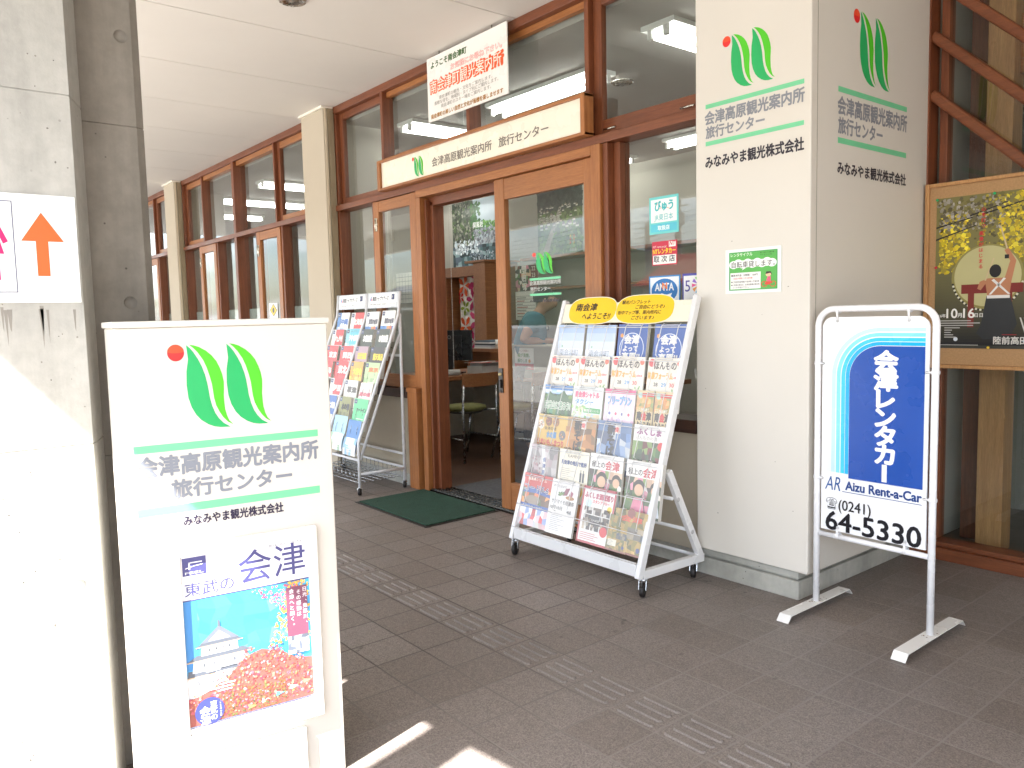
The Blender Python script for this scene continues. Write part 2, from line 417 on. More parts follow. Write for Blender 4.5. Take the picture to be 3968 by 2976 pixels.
def mat_leaf():
    t = NT("hill_foliage"); f = t.noise(0.25, 8, 0.65); c = t.ramp(f, [(0.3, (0.012, 0.026, 0.009, 1)), (0.7, (0.036, 0.062, 0.02, 1))])
    t.bump(f, 1.0, 0.8); return t.set(c, 0.9)
M_leaf = mat_leaf()
# ================================================================ the place: ground, floor, ceiling
m = MB(); m.box(-70, 60, -90, -1.3, -0.62, -0.12, g(1)); struct(m, "road", M_asph)
m = MB(); m.box(-40, 30, -7.5, -1.25, -0.117, -0.09, g(1)); struct(m, "pavement", M_pave)
m = MB(); m.box(-17, 6, -1.22, 3.36, -0.12, 0.0); m.box(-1.9, 6, 3.362, 4.35, -0.12, 0.0); struct(m, "tiled_floor", M_tile)
m = MB(); m.box(-15.5, -1.9, 3.362, 7.0, -0.12, -0.004); struct(m, "interior_floor", M_ifl)
m = MB(); m.box(-1.9, 3, 4.352, 8.0, -0.12, -0.006, H('6d675e')); struct(m, "waiting_hall_floor", M_matte)
# raised guide bars on the tactile tiles
m = MB()
for i in range(-60, 17):
    x0 = -3.173 + 0.2003 * i
    if x0 < -12: continue
    for k in range(4):
        yc = 1.8235 + 0.0433 * k; a, b, w = x0 + 0.024, x0 + 0.178, 0.0125
        n = 6; base = []; top = []
        for side, cx in ((1, b - w), (-1, a + w)):
            for q in range(n + 1):
                an = -math.pi / 2 + math.pi * q / n
                base.append((cx + side * w * math.cos(an), yc + side * w * math.sin(an), 0.0005))
                top.append((cx + side * w * 0.62 * math.cos(an), yc + side * w * 0.62 * math.sin(an), 0.005))
        N = len(base)
        m.add(base + top, [(j, (j + 1) % N, N + (j + 1) % N, N + j) for j in range(N)] + [tuple(range(N, 2 * N))], g(1), 0, False)
struct(m, "tactile_paving", M_tact)
EA = lambda x: -0.857 + 0.12 * (x + 2.1)          # the eave runs slightly askew to the shop front
m = MB()
xs = [-16.86 + i for i in range(24)]
for a in xs:
    b = a + 0.9925; y1 = 3.3 if b < -2.0 else 4.3
    m.add([(a, EA(a), 3.12), (b, EA(b), 3.12), (b, y1, 3.12), (a, y1, 3.12), (a, EA(a), 3.15), (b, EA(b), 3.15), (b, y1, 3.15), (a, y1, 3.15)],
          [(3, 2, 1, 0), (4, 5, 6, 7), (0, 1, 5, 4), (1, 2, 6, 5), (2, 3, 7, 6), (3, 0, 4, 7)], g(1))
struct(m, "ceiling", M_ceil)
m = MB(); m.add([(-17, EA(-17) - .02, 3.156), (7, EA(7) - .02, 3.156), (7, 8.2, 3.156), (-17, 8.2, 3.156), (-17, EA(-17) - .02, 3.5), (7, EA(7) - .02, 3.5), (7, 8.2, 3.5), (-17, 8.2, 3.5)],
      [(3, 2, 1, 0), (4, 5, 6, 7), (0, 1, 5, 4), (1, 2, 6, 5), (2, 3, 7, 6), (3, 0, 4, 7)], H('6a655c')); struct(m, "roof_slab", M_matte)
m = MB(); m.add([(-17, EA(-17) - .09, 2.71), (7, EA(7) - .09, 2.71), (7, EA(7) + .09, 2.71), (-17, EA(-17) + .09, 2.71), (-17, EA(-17) - .09, 3.117), (7, EA(7) - .09, 3.117), (7, EA(7) + .09, 3.117), (-17, EA(-17) + .09, 3.117)],
      [(3, 2, 1, 0), (4, 5, 6, 7), (0, 1, 5, 4), (1, 2, 6, 5), (2, 3, 7, 6), (3, 0, 4, 7)], H('d8d2c4')); struct(m, "eave_beam", M_matte)
# walls of the rooms behind the shop front
m = MB(); m.box(-15.5, -1.95, 6.9, 7.0, 0, 3.1); m.box(-15.6, -15.5, 3.33, 7.0, 0, 3.1); m.box(-1.95, -1.9, 4.32, 7.0, 0, 3.1); struct(m, "interior_wall", M_wall)
m = MB(); m.box(-15.5, -1.95, 3.33, 6.9, 3.0, 3.05); struct(m, "interior_ceiling", M_iceil)
m = MB(); m.box(-1.9, 3, 7.9, 8.0, 0, 3.1, H('7d7a72')); m.box(2.9, 3, 4.35, 7.9, 0, 3.1, H('7d7a72')); struct(m, "waiting_hall_wall", M_matte)
m = MB()
for a, b in ((-6.8, -6.36), (-11.03, -10.65)): m.box(a, b, 3.335, 3.75, 0, 3.0)
struct(m, "interior_column", M_wall)

m = MB(); m.box(5.4, 5.6, 0.4, 4.2, 0, 3.118, H('b4ac9f')); struct(m, "unseen_shade_wall", M_matte)  # unseen wall added off to the right to darken the sides facing it
# ================================================================ timber window walls
def boxpart(root, name, bx, mat, bevel=0.003, label=None):
    q = MB(); q.box(*bx); o = q.build(name, mat, root, bevel=bevel)
    if label: o['label'] = label
    return o
def pane(parent, x0, x1, z0, z1, y):
    q = MB(); q.box(x0, x1, y, y + 0.006, z0, z1); return q.build("pane", M_glass, parent)
def sash(root, x0, x1, z0, z1, w, y0, y1, mv, mh, name="sash", wt=None, wb=None, wr=None):
    wt = wt or w; wb = wb or w; wr = wr or w
    q = MB()
    q.box(x0, x0 + w, y0, y1, z0, z1, g(1), 0); q.box(x1 - wr, x1, y0, y1, z0, z1, g(1), 0)
    q.box(x0 + w, x1 - wr, y0 + .002, y1 - .002, z1 - wt, z1, g(1), 1); q.box(x0 + w, x1 - wr, y0 + .002, y1 - .002, z0, z0 + wb, g(1), 1)
    o = q.build(name, [mv, mh], root, bevel=0.003)
    pane(o, x0 + w, x1 - wr, z0 + wb, z1 - wt, (y0 + y1) / 2)
    return o
def hinge(root, x0, x1, z0, z1, y):
    q = MB(); q.box(x0, x1, y - 0.006, y, z0, z1, H('d8d4c8')); q.tube([(x0, y - 0.008, z0), (x0, y - 0.008, z1)] if z1 - z0 > x1 - x0 else [(x0, y - 0.008, z0), (x1, y - 0.008, z0)], 0.005, 6, H('d8d4c8'))
    q.build("hinge", M_metal, root)
ZB, ZT, ZH = 2.285, 3.06, 3.117
def bay(label, X0, X1):
    root = thing("timber_window_wall", ((X0 + X1) / 2, 3.26, 0), label, "window wall", "timber window walls along the corridor")
    boxpart(root, "header", (X0, X1, 3.205, 3.315, ZT, ZH), M_wh)
    boxpart(root, "transom_beam", (X0, X1, 3.19, 3.32, 2.237, ZB), M_wh)
    return root
def post(root, x0, x1, z0, z1, y0=3.21, y1=3.31, mat=None):
    return boxpart(root, "post", (x0, x1, y0, y1, z0, z1), mat or M_wv)
# --- the bay with the entrance
b2 = bay("red-brown timber window wall with the open doorway and lintel sign", -6.336, -2.46)
for a, b in ((-6.336, -6.30), (-5.545, -5.51), (-4.405, -4.37), (-3.268, -3.235)): post(b2, a, b, ZB, ZT)
sash(b2, -6.298, -5.548, ZB + .004, ZT - .002, 0.055, 3.245, 3.285, M_wv, M_wh)
pane(b2, -5.51, -4.405, ZB, ZT, 3.28); pane(b2, -4.37, -3.268, ZB, ZT, 3.28)
sash(b2, -3.232, -2.462, ZB + .004, ZT - .002, 0.065, 3.245, 3.285, M_wv, M_wh, wb=0.085)
for a, b in ((-3.154, -3.066), (-2.616, -2.529)): hinge(b2, a, b, 2.318, 2.323, 3.244)
q = MB()
q.box(-5.508, -4.407, 3.25, 3.29, 3.02, 3.058); q.box(-4.368, -3.27, 3.25, 3.29, 3.02, 3.058); q.build("glazing_bead", M_oh, b2)
post(b2, -6.336, -6.29, 0.762, 2.237); post(b2, -5.727, -5.70, 0.762, 2.237)
pane(b2, -6.29, -5.727, 0.762, 2.237, 3.285)
sash(b2, -5.697, -5.062, 0.765, 2.233, 0.085, 3.20, 3.24, M_ov, M_oh, "casement", wt=0.085, wb=0.1)
hinge(b2, -5.655, -5.63, 2.0, 2.105, 3.199)
q = MB(); q.box(-5.06, -5.032, 3.2, 3.30, 0.745, 2.237, g(1), 0); q.box(-5.03, -4.972, 3.18, 3.3, 0, 2.18, g(1), 1); q.box(-4.97, -4.945, 3.215, 3.34, 0, 2.16, g(1), 0); q.box(-4.943, -4.905, 3.25, 3.345, 0, 2.15, g(1), 0)
q.box(-5.19, -5.062, 3.15, 3.3, 0, 0.742, g(1), 1); q.box(-5.195, -5.055, 3.145, 3.31, 0.743, 0.775, g(1), 1)
q.box(-5.03, -3.205, 3.182, 3.3, 2.182, 2.235, g(1), 2); q.box(-4.97, -4.117, 3.25, 3.34, 2.12, 2.18, g(1), 3)
q.box(-3.203, -3.13, 3.18, 3.3, 0, 2.235, g(1), 1); q.box(-3.128, -3.09, 3.2, 3.31, 0, 2.236, g(1), 0); q.box(-3.088, -3.04, 3.245, 3.325, 0, 2.236, g(1), 0)
q.build("door_frame", [M_wv, M_ov, M_oh, M_wh], b2, bevel=0.003)
pane(b2, -3.04, -2.46, 0.762, 2.237, 3.285)
q = MB(); q.box(-4.975, -3.13, 3.19, 3.36, 0.0, 0.012, H('3a352f'))
for k in range(4): q.box(-4.97, -3.135, 3.205 + k * 0.042, 3.215 + k * 0.042, 0.0125, 0.02, H('8d867c'))
q.build("threshold_rail", M_metal, b2)
# --- the two bays further along
def far_bay(label, X0):
    X1 = X0 + 3.842
    r = bay(label, X0, X1)
    P = lambda x: X0 + x + 10.62
    for a, b in ((-10.62, -10.58), (-9.875, -9.84), (-7.678, -7.645)): post(r, P(a), P(b), ZB, ZT)
    post(r, P(-8.806), P(-8.735), 0, 3.055, 3.195, 3.33)
    sash(r, P(-10.578), P(-9.877), ZB + .004, ZT - .002, 0.06, 3.245, 3.285, M_wv, M_oh); pane(r, P(-9.84), P(-8.806), ZB, ZT, 3.28)
    pane(r, P(-8.735), P(-7.678), ZB, ZT, 3.28); sash(r, P(-7.643), P(-6.78), ZB + .004, ZT - .002, 0.06, 3.245, 3.285, M_wv, M_oh)
    q = MB(); q.box(P(-9.838), P(-8.81), 3.23, 3.29, 3.01, 3.058); q.box(P(-8.733), P(-7.68), 3.23, 3.29, 3.01, 3.058); q.build("glazing_bead", M_oh, r)
    for a, b in ((-10.62, -10.58), (-10.06, -10.02), (-9.43, -9.39), (-8.21, -8.17), (-7.56, -7.52)): post(r, P(a), P(b), 0.762, 2.237)
    pane(r, P(-10.58), P(-10.06), 0.762, 2.237, 3.29); pane(r, P(-9.39), P(-8.806), 0.762, 2.237, 3.29); pane(r, P(-8.735), P(-8.21), 0.762, 2.237, 3.29); pane(r, P(-7.52), P(-6.78), 0.762, 2.237, 3.29)
    for a, b in ((-10.018, -9.432), (-8.168, -7.562)):
        sash(r, P(a), P(b), 0.765, 2.233, 0.085, 3.2, 3.24, M_ov, M_oh, "casement"); hinge(r, P(a) + .03, P(a) + .055, 1.98, 2.1, 3.199)
    q = MB()
    for a, b in ((-10.58, -10.06), (-9.39, -8.806), (-8.735, -8.21), (-7.52, -6.78)): q.box(P(a) + .002, P(b) - .002, 3.298, 3.30, 0.77, 1.45, H('aab5ae'))
    q.build("frosted_film", M_matte, r)
far_bay("red-brown timber window wall between the two tan pilasters, grid of sashes", -10.62)
far_bay("farthest timber window wall, only a sliver beyond the second pilaster", -14.91)
def low_wall(label, x0, x1):
    r = thing("low_wall", ((x0 + x1) / 2, 3.26, 0), label, "low wall", "low walls under the windows")
    q = MB(); q.box(x0, x1, 3.19, 3.33, 0.09, 0.69); q.build("plastered_body", M_plaster, r)
    q = MB(); q.box(x0, x1, 3.185, 3.335, 0, 0.088); q.build("plinth", M_base, r)
    q = MB(); q.box(x0, x1, 3.15, 3.35, 0.692, 0.76); q.build("sill", M_dark, r, bevel=0.004)
low_wall("beige low wall with dark sill behind the first brochure rack", -6.335, -5.2)
low_wall("beige low wall with dark sill between the door and the cream pillar", -3.035, -2.46)
low_wall("beige low wall below the windows between the tan pilasters", -10.618, -6.79)
low_wall("beige low wall in the farthest window bay", -14.9, -11.06)
def pilaster(label, x0, x1):
    r = thing("pilaster", ((x0 + x1) / 2, 3.22, 0), label, "pilaster", "tan pilasters along the corridor")
    q = MB(); q.box(x0, x1, 3.112, 3.335, 0, 3.1); q.build("shaft", M_pil, r, bevel=0.006)
    q = MB(); q.box(x0 - .02, x1 + .012, 3.095, 3.2, 3.1005, 3.119, H('efe9dc')); q.build("cap_strip", M_matte, r)
    q = MB(); q.box(x1 + .001, x1 + .016, 3.15, 3.2, 0, 3.1, H('9a8b70')); q.box(x1 + .001, x1 + .01, 3.125, 3.14, 0, 3.1, H('d9ccb2')); q.build("edge_trim", M_matte, r)
pilaster("tan pilaster beside the entrance windows, behind the first brochure rack", -6.777, -6.337)
pilaster("farther tan pilaster, just right of the dark concrete pier", -11.05, -10.626)

# --- sliding door
d = thing("sliding_door", (-3.61, 3.225, 0), "orange wooden sliding door with large glass pane, pushed open to the right", "door")
q = MB(); q.box(-4.115, -4.015, 3.205, 3.245, 0.022, 2.178, g(1), 0); q.box(-3.285, -3.206, 3.205, 3.245, 0.022, 2.178, g(1), 0)
q.box(-4.014, -3.286, 3.207, 3.243, 2.045, 2.176, g(1), 1); q.box(-4.014, -3.286, 3.207, 3.243, 0.024, 0.205, g(1), 1)
dl = q.build("door_leaf", [M_ov, M_oh], d, bevel=0.003)
q = MB(); q.box(-4.014, -3.286, 3.226, 3.232, 0.206, 2.044); q.build("pane", M_glass, d)
q = MB(); F = Fr((0, 3.205, 0), (1, 0, 0), (0, 0, 1)); q.fbox(F, -4.105, -4.064, 0.798, 0.96, 0, 0.008, H('241d18')); q.fbox(F, -4.09, -4.074, 0.83, 0.885, 0.008, 0.02, H('15110e'))
q.lathe([(0.0, 0.012), (0.009, 0.012), (0.011, 0.0)], 12, F.p(-4.086, 0.92, 0.008), (0, -1, 0), H('c9b98a')); q.lathe([(0.0, 0.006), (0.008, 0.004), (0.012, 0.0)], 12, F.p(-4.084, 0.81, 0.008), (0, -1, 0), H('241d18'))
q.build("handle", M_gloss, d)

# ================================================================ the logo and company lettering
LD = [(0.1842, 1.2468), (0.1868, 1.2103), (0.1815, 1.18), (0.18, 1.145), (0.1826, 1.112), (0.189, 1.088), (0.1988, 1.0681), (0.211, 1.053), (0.2276, 1.0405), (0.243, 1.0335), (0.2579, 1.0305), (0.2821, 1.0296), (0.2653, 1.0406), (0.254, 1.054), (0.2461, 1.0677), (0.239, 1.088), (0.2347, 1.1081), (0.2325, 1.128), (0.23, 1.1477), (0.226, 1.168), (0.2189, 1.191), (0.211, 1.209), (0.2009, 1.2272), (0.193, 1.238)]
LL = [(0.1914, 1.2472), (0.203, 1.245), (0.2149, 1.2406), (0.231, 1.2305), (0.244, 1.2181), (0.255, 1.203), (0.2627, 1.1851), (0.268, 1.168), (0.271, 1.1486), (0.2705, 1.131), (0.2691, 1.1127), (0.2695, 1.095), (0.2707, 1.0764), (0.2745, 1.06), (0.2795, 1.0466), (0.2894, 1.0348), (0.2759, 1.0433), (0.265, 1.056), (0.2566, 1.0704), (0.249, 1.088), (0.2448, 1.1073), (0.243, 1.126), (0.2413, 1.1434), (0.237, 1.164), (0.2308, 1.1868), (0.223, 1.207), (0.2109, 1.2267), (0.2015, 1.238)]
GD, GL, RED, BARG = H('23b062'), H('52c826'), H('e62a2c'), H('76cf9c')
def logo(mb, F, u, v, su, sv, leaves=2, gap=0.098, d=0.0006, dot=True):
    """u, v: where the logo's bar-left / top-of-bar corner lies; su, sv: metres per sign metre"""
    for k in range(leaves):
        f = lambda P: [(u + (a - 0.0485 + gap * k) * su, v + (b - 1.0) * sv) for a, b in P]
        mb.poly(F, f(LD), GD, d + k * 0.0002); mb.poly(F, f(LL), GL, d + k * 0.0002)
    if dot:
        mb.disc(F, u + (0.1585 - 0.0485) * su, v + 0.2277 * sv, 0.0200 * su, RED, d, 24, 0.0212 * sv)
        mb.poly(F, [(u + (0.1585 - 0.0485 + 0.0196 * math.cos(a)) * su, v + (0.2312 + 0.0165 * math.sin(a) * (1 if math.sin(a) > 0 else 0.25)) * sv) for a in [i * math.pi / 12 for i in range(24)]], H('f0502c'), d + 0.0003)
J1, J2, J3 = "会津高原観光案内所", "旅行センター", "みなみやま観光株式会社"
# --- cream pillar
p = thing("cream_pillar", (-2.16, 3.66, 0), "large square cream pillar with the green leaf logo on two sides", "pillar")
q = MB(); q.box(-2.456, -1.885, 3.135, 4.23, 0, 0.086); q.box(-2.452, -1.889, 3.139, 4.228, 0.096, 0.134); q.box(-2.44, -1.9, 3.152, 4.22, 0.0862, 0.0958); q.build("concrete_plinth", M_base, p, bevel=0.006)
q = MB(); q.box(-2.44, -1.90, 3.15, 4.22, 0.134, 0.16); q.build("shadow_gap", M_base, p)
q = MB(); q.box(-2.425, -1.829, 3.112, 4.235, 0.136, 3.118); q.build("panel_cladding", M_panel, p, bevel=0.006, seg=3)
q = MB()
q.box(-1.8292, -1.8275, 3.158, 3.1605, 0.14, 3.115, H('8f897b'))
q.build("panel_joint", M_matte, p)
def company(mb, F, u0, W, zs, logo_u, su, sv, c1=H('888c94'), two=0.62):
    """zs: top bar top, top bar bottom, lower bar top, lower bar bottom"""
    t1, t0, b1, b0 = zs
    mb.rect(F, u0, t0, u0 + W, t1, BARG); mb.rect(F, u0, b0, u0 + W, b1, BARG)
    hh = (t0 - b1)
    mb.text(F, J1, u0 - 0.003, t0 - hh * 0.49, hh * 0.40, c1, W + 0.004, 'l', 0.03)
    mb.text(F, J2, u0 + 0.002, b1 + hh * 0.09, hh * 0.36, c1, W * two, 'l', 0.03)
    mb.text(F, J3, u0, b0 - 0.30 * hh - 0.052 * sv, 0.054, DK, W, 'l', 0.03)
    logo(mb, F, logo_u, t1, su, sv)
q = MB(); F = Fr((0, 3.112, 0), (1, 0, 0), (0, 0, 1))
company(q, F, -2.366, 0.505, (2.263, 2.243, 2.093, 2.073), -2.368, 1.085, 1.12)
for a, b, r_ in ((-2.22, 1.62, .0035), (-1.93, 1.40, .004), (-2.06, 1.28, .0022), (-2.37, .93, .003), (-1.99, .62, .0028), (-2.3, .33, .004), (-1.9, .41, .003)): q.disc(F, a, b, r_, H('8a8478'), .0006, 6, r_ * .6)
q.build("lettering", M_print, p)
q = MB(); F = Fr((-1.829, 0, 0), (0, 1, 0), (0, 0, 1))
company(q, F, 3.327, 0.639, (2.26, 2.236, 2.043, 2.018), 3.327, 1.37, 1.42)
q.build("lettering", M_print, p)
# --- rent-a-cycle notice on the pillar
q = MB(); F = Fr((0, 3.111, 1.379), (1, 0, 0), (0, 0, 1)); F.v *= 0.768; X0, Z0, W, Hh = -2.253, 0.0, 0.29, 0.262
q.fbox(F, X0, X0 + W, Z0, Z0 + Hh, 0.0005, 0.0022, H('e9f0ea'))
q.rect(F, X0 + .02, Z0 + .018, X0 + W - .018, Z0 + Hh - .018, H('2f9a4e'), 0.0026); q.rect(F, X0 + .024, Z0 + .022, X0 + W - .022, Z0 + Hh - .022, H('56b04a'), 0.003)
q.text(F, "レンタサイクル", X0 + .03, Z0 + .217, .022, H('e9f5e0'), .115, 'l', .01, .0036); q.text(F, "楽して走ってお買い物", X0 + .185, Z0 + .226, .009, H('203f26'), .07, 'l', .006, .0036); q.text(F, "サイクリング!!", X0 + .185, Z0 + .213, .009, H('203f26'), .06, 'l', .006, .0036)
for k in range(9): q.disc(F, X0 + .045 + k * .025, Z0 + .173 + (0.005 if k % 2 else -.003), .024, H('f6f8f3'), .0034 + k * .00002, 14)
q.rect(F, X0 + .045, Z0 + .152, X0 + .245, Z0 + .192, H('f6f8f3'), .0037); q.poly(F, [(X0 + .1, Z0 + .155), (X0 + .12, Z0 + .155), (X0 + .09, Z0 + .135)], H('f6f8f3'), .0037)
q.text(F, "自転車貸します。", X0 + .035, Z0 + .152, .036, H('2a2420'), .225, 'l', .004, .0043)
q.rect(F, X0 + .028, Z0 + .025, X0 + .188, Z0 + .122, H('f4f3ee'), .0036)
q.text(F, "●基本料金（2時間） 300円", X0 + .033, Z0 + .1, .013, BLACK, .14, 'l', .01, .0043); q.text(F, "※延長1時間につき100円増", X0 + .045, Z0 + .083, .011, H('c83030'), .1, 'l', .008, .0043)
q.text(F, "●ご利用可能時間 午前9時〜午後5時", X0 + .033, Z0 + .062, .011, BLACK, .148, 'l', .008, .0043); q.text(F, "●ご利用の場合は、会津高原観光案内所", X0 + .033, Z0 + .045, .010, BLACK, .15, 'l', .008, .0043); q.text(F, "にてお手続き下さい。", X0 + .042, Z0 + .03, .010, BLACK, .085, 'l', .008, .0043)
for a in (.207, .25): q.ring(F, X0 + a, Z0 + .048, .013, .017, H('d23b2c'), .0043, 18)
q.poly(F, [(X0 + .207, Z0 + .046), (X0 + .215, Z0 + .062), (X0 + .245, Z0 + .062), (X0 + .25, Z0 + .05), (X0 + .238, Z0 + .052), (X0 + .23, Z0 + .044)], H('d8452f'), .0046)
q.poly(F, [(X0 + .217, Z0 + .066), (X0 + .24, Z0 + .06), (X0 + .24, Z0 + .09), (X0 + .225, Z0 + .093)], H('e85a7c'), .005); q.disc(F, X0 + .228, Z0 + .104, .014, H('f0c49c'), .005, 14); q.poly(F, [(X0 + .214, Z0 + .105), (X0 + .218, Z0 + .12), (X0 + .24, Z0 + .12), (X0 + .247, Z0 + .098), (X0 + .238, Z0 + .11)], H('33251c'), .0054)
one(q, "cycle_hire_notice", M_print, "small green notice about hiring bicycles taped on the cream pillar", "notice")
# --- lintel sign box
s = thing("lintel_sign", (-4.34, 3.16, 2.28), "long narrow cream sign in a wooden frame above the doorway", "sign")
q = MB(); q.box(-5.49, -3.195, 3.132, 3.203, 2.288, 2.306, g(1), 1); q.box(-5.49, -3.195, 3.132, 3.203, 2.497, 2.517, g(1), 1); q.box(-5.49, -5.45, 3.13, 3.203, 2.289, 2.516, g(1), 0); q.box(-3.228, -3.195, 3.13, 3.203, 2.289, 2.516, g(1), 0)
q.box(-5.4, -4.9, 3.15, 3.2, 2.5175, 2.527, g(1), 1); q.box(-5.2, -4.6, 3.16, 3.2, 2.5275, 2.535, g(1), 1)
q.build("frame", [M_ov, M_oh], s, bevel=0.003)
q = MB(); q.box(-5.45, -3.228, 3.15, 3.2, 2.306, 2.497, H('f3eedd')); q.build("sign_face", M_gloss, s)
q = MB(); F = Fr((0, 3.149, 0), (1, 0, 0), (0, 0, 1))
logo(q, F, -5.06, 2.302, 0.62, 0.66); q.text(F, J1, -4.745, 2.358, .062, H('6e665e'), .69, 'l', .012); q.text(F, J2, -3.982, 2.358, .062, H('6e665e'), .47, 'l', .012)
q.build("lettering", M_print, s)
# --- welcome panel
s = thing("welcome_board", (-4.325, 3.15, 2.667), "white welcome board with orange lettering hanging at the ceiling above the doorway", "sign board")
q = MB(); q.box(-4.772, -3.878, 3.15, 3.158, 2.667, 3.098, H('f1efea')); q.build("panel", M_gloss, s)
for hx, hz in ((-4.62, 3.115), (-4.03, 3.115)):
    q = MB(); q.box(hx - .004, hx + .004, 3.151, 3.156, 3.085, 3.119, H('b0aca4')); q.build("hanger", M_metal, s)
q = MB(); F = Fr((0, 3.15, 0), (1, 0, 0), (0, 0, 1)); OUT = H('ea5a1e')
q.text(F, "ようこそ南会津町", -4.72, 3.02, .044, H('2f5a1f'), .42, 'l', .035)
q.text(F, "お気軽にお尋ね下さい。", -4.486, 2.957, .04, H('d84a44'), .56, 'l', .045); q.text(F, "お気軽にお尋ね下さい。", -4.486, 2.957, .04, H('fbe9e4'), .56, 'l', .004, .0018)
q.text(F, "南会津町観光案内所", -4.735, 2.855, .082, OUT, .82, 'l', .1); q.text(F, "南会津町観光案内所", -4.735, 2.855, .082, H('fbf3e6'), .80, 'l', .006, .0024)
for t, x, z, w in (("南会津町の観光・文化をご案内します。", -4.63, 2.797, .6), ("素敵な宿を、地域別・タイプ別にご案内します。", -4.69, 2.767, .72), ("南会津町のスキー場をご案内します。", -4.61, 2.736, .565)): q.text(F, t, x, z, .026, H('8a8680'), w, 'l', .002)
q.text(F, "南会津町の美しい自然と文化が皆様を楽しませます", -4.735, 2.683, .031, H('a5701c'), .81, 'l', .03)
q.build("lettering", M_print, s)
# --- lettering on the door's glass
q = MB(); F = Fr((0, 3.226, 0), (1, 0, 0), (0, 0, 1))
logo(q, F, -3.848, 1.552 - .03 * .62, .86, .62, 2, .08, .0006)
q.rect(F, -3.80, 1.517, -3.513, 1.532, BARG); q.rect(F, -3.80, 1.422, -3.512, 1.436, BARG)
q.text(F, J1, -3.80, 1.488, .026, H('c9c9c4'), .288, 'l', .02); q.text(F, J2, -3.795, 1.451, .026, H('c9c9c4'), .186, 'l', .02); q.text(F, J3, -3.80, 1.382, .018, DK, .288, 'l', .03)
q.build("lettering", M_print, d)
# --- window stickers
def sticker(label, x0, x1, z0, z1, col, art, y=3.2838):
    q = MB(); F = Fr((x0, y, z0), (1, 0, 0), (0, 0, 1)); q.fbox(F, 0, x1 - x0, 0, z1 - z0, 0, 0.0012, col); art(q, F, x1 - x0, z1 - z0)
    one(q, "window_sticker", M_print, label, "sticker", "stickers on the window pane")
CY = H('6fd0cf')
def a1(q, F, w, h):
    q.rect(F, .012, .012, w - .012, h * .27, H('57c4d6'), .0016); q.rect(F, .012, h * .31, w - .012, h - .014, H('f1f5f3'), .0016)
    q.text(F, "びゅう", w * .2, h * .62, .052, H('3fb7bd'), w * .62, 'l', .04, .0022); q.text(F, "JR東日本", w * .18, h * .36, .034, H('3fb7bd'), w * .64, 'l', .0, .0022)
    q.ring(F, w / 2, h * .33, w * .36, w * .375, H('f0a078'), .002, 16, 55, 125); q.text(F, "取扱店", w * .3, h * .1, .024, H('e9f6f6'), w * .4, 'l', .03, .0022); q.disc(F, w * .26, h * .82, .008, H('f0a078'), .0022)
sticker("pale turquoise rail agency sticker, topmost on the window", -2.866, -2.668, 1.715, 1.91, CY, a1)
def a2(q, F, w, h):
    q.rect(F, .006, .006, w - .006, h * .42, H('f3f1ec'), .0016); q.text(F, "取 次 店", w * .07, h * .13, .034, H('201c2c'), w * .84, 'l', .02, .0022)
    q.text(F, "NTレンタカー", w * .04, h * .47, .03, H('f6d21e'), w * .9, 'l', .03, .0022); q.text(F, "NT rent-a-car", w * .03, h * .72, .016, H('f3dfe0'), w * .56, 'l', .0, .0022, .2)
    q.rect(F, w * .68, h * .74, w * .95, h * .96, H('f3f1ec'), .0018); q.text(F, "NT", w * .71, h * .78, .028, H('c8203c'), w * .21, 'l', .02, .0024, .15)
sticker("crimson and white car hire sticker, second on the window", -2.848, -2.679, 1.55, 1.676, H('c91f3e'), a2)
def a3(q, F, w, h):
    q.rect(F, .008, .008, w - .008, h - .008, H('eef1f2'), .0016); q.disc(F, w / 2, h * .5, w * .42, H('1f77c0'), .002, 28, h * .4); q.text(F, "ANTA", w * .2, h * .48, .05, H('eef1f2'), w * .6, 'l', .03, .0026); q.text(F, "N", w * .44, h * .53, .045, H('f08030'), None, 'l', .03, .003)
    q.poly(F, [(w * .25, h * .32), (w * .42, h * .42), (w * .55, h * .36), (w * .75, h * .42), (w * .7, h * .3)], H('eef1f2'), .0024)
sticker("blue oval travel agents sticker on the window, left of its pair", -2.871, -2.66, 1.335, 1.495, H('2f86c8'), a3)
def a4(q, F, w, h):
    q.rect(F, .008, .008, w - .008, h - .012, H('f2f1f2'), .0016); q.text(F, "5", w * .1, h * .35, h * .5, H('4a3f9a'), None, 'l', .0, .0022)
    for k in range(10):
        a = k * .628; q.poly(F, [(w * .6 + .012 * math.cos(a), h * .6 + .012 * math.sin(a)), (w * .6 + .045 * math.cos(a + .25), h * .6 + .045 * math.sin(a + .25)), (w * .6 + .045 * math.cos(a - .2), h * .6 + .045 * math.sin(a - .2))], [H('e8558f'), H('f0a040'), H('55b7e0'), H('7ac85a'), H('9a6ad0')][k % 5], .0022)
    q.text(F, "ANTA", w * .35, h * .12, .03, H('4a3f9a'), w * .5, 'l', .0, .0022)
sticker("white anniversary sticker with multicoloured petals, beside the pillar edge", -2.645, -2.47, 1.345, 1.497, H('4a48a8'), a4)
def a5(q, F, w, h):
    q.poly(F, [(w * .5, h * .28), (w * .95, h * .62), (w * .5, h * .97), (w * .05, h * .62)], H('2a2620'), .0016); q.poly(F, [(w * .5, h * .33), (w * .88, h * .62), (w * .5, h * .92), (w * .12, h * .62)], H('e8c82c'), .002)
    q.disc(F, w * .5, h * .62, w * .13, H('2a2620'), .0024); q.text(F, "熊出没注意", w * .08, h * .06, .018, H('c84030'), w * .84, 'l', .02, .0022)
sticker("yellow diamond warning sticker on a casement of the far windows", -7.955, -7.745, 1.30, 1.49, H('eceae2'), a5, 3.2155)
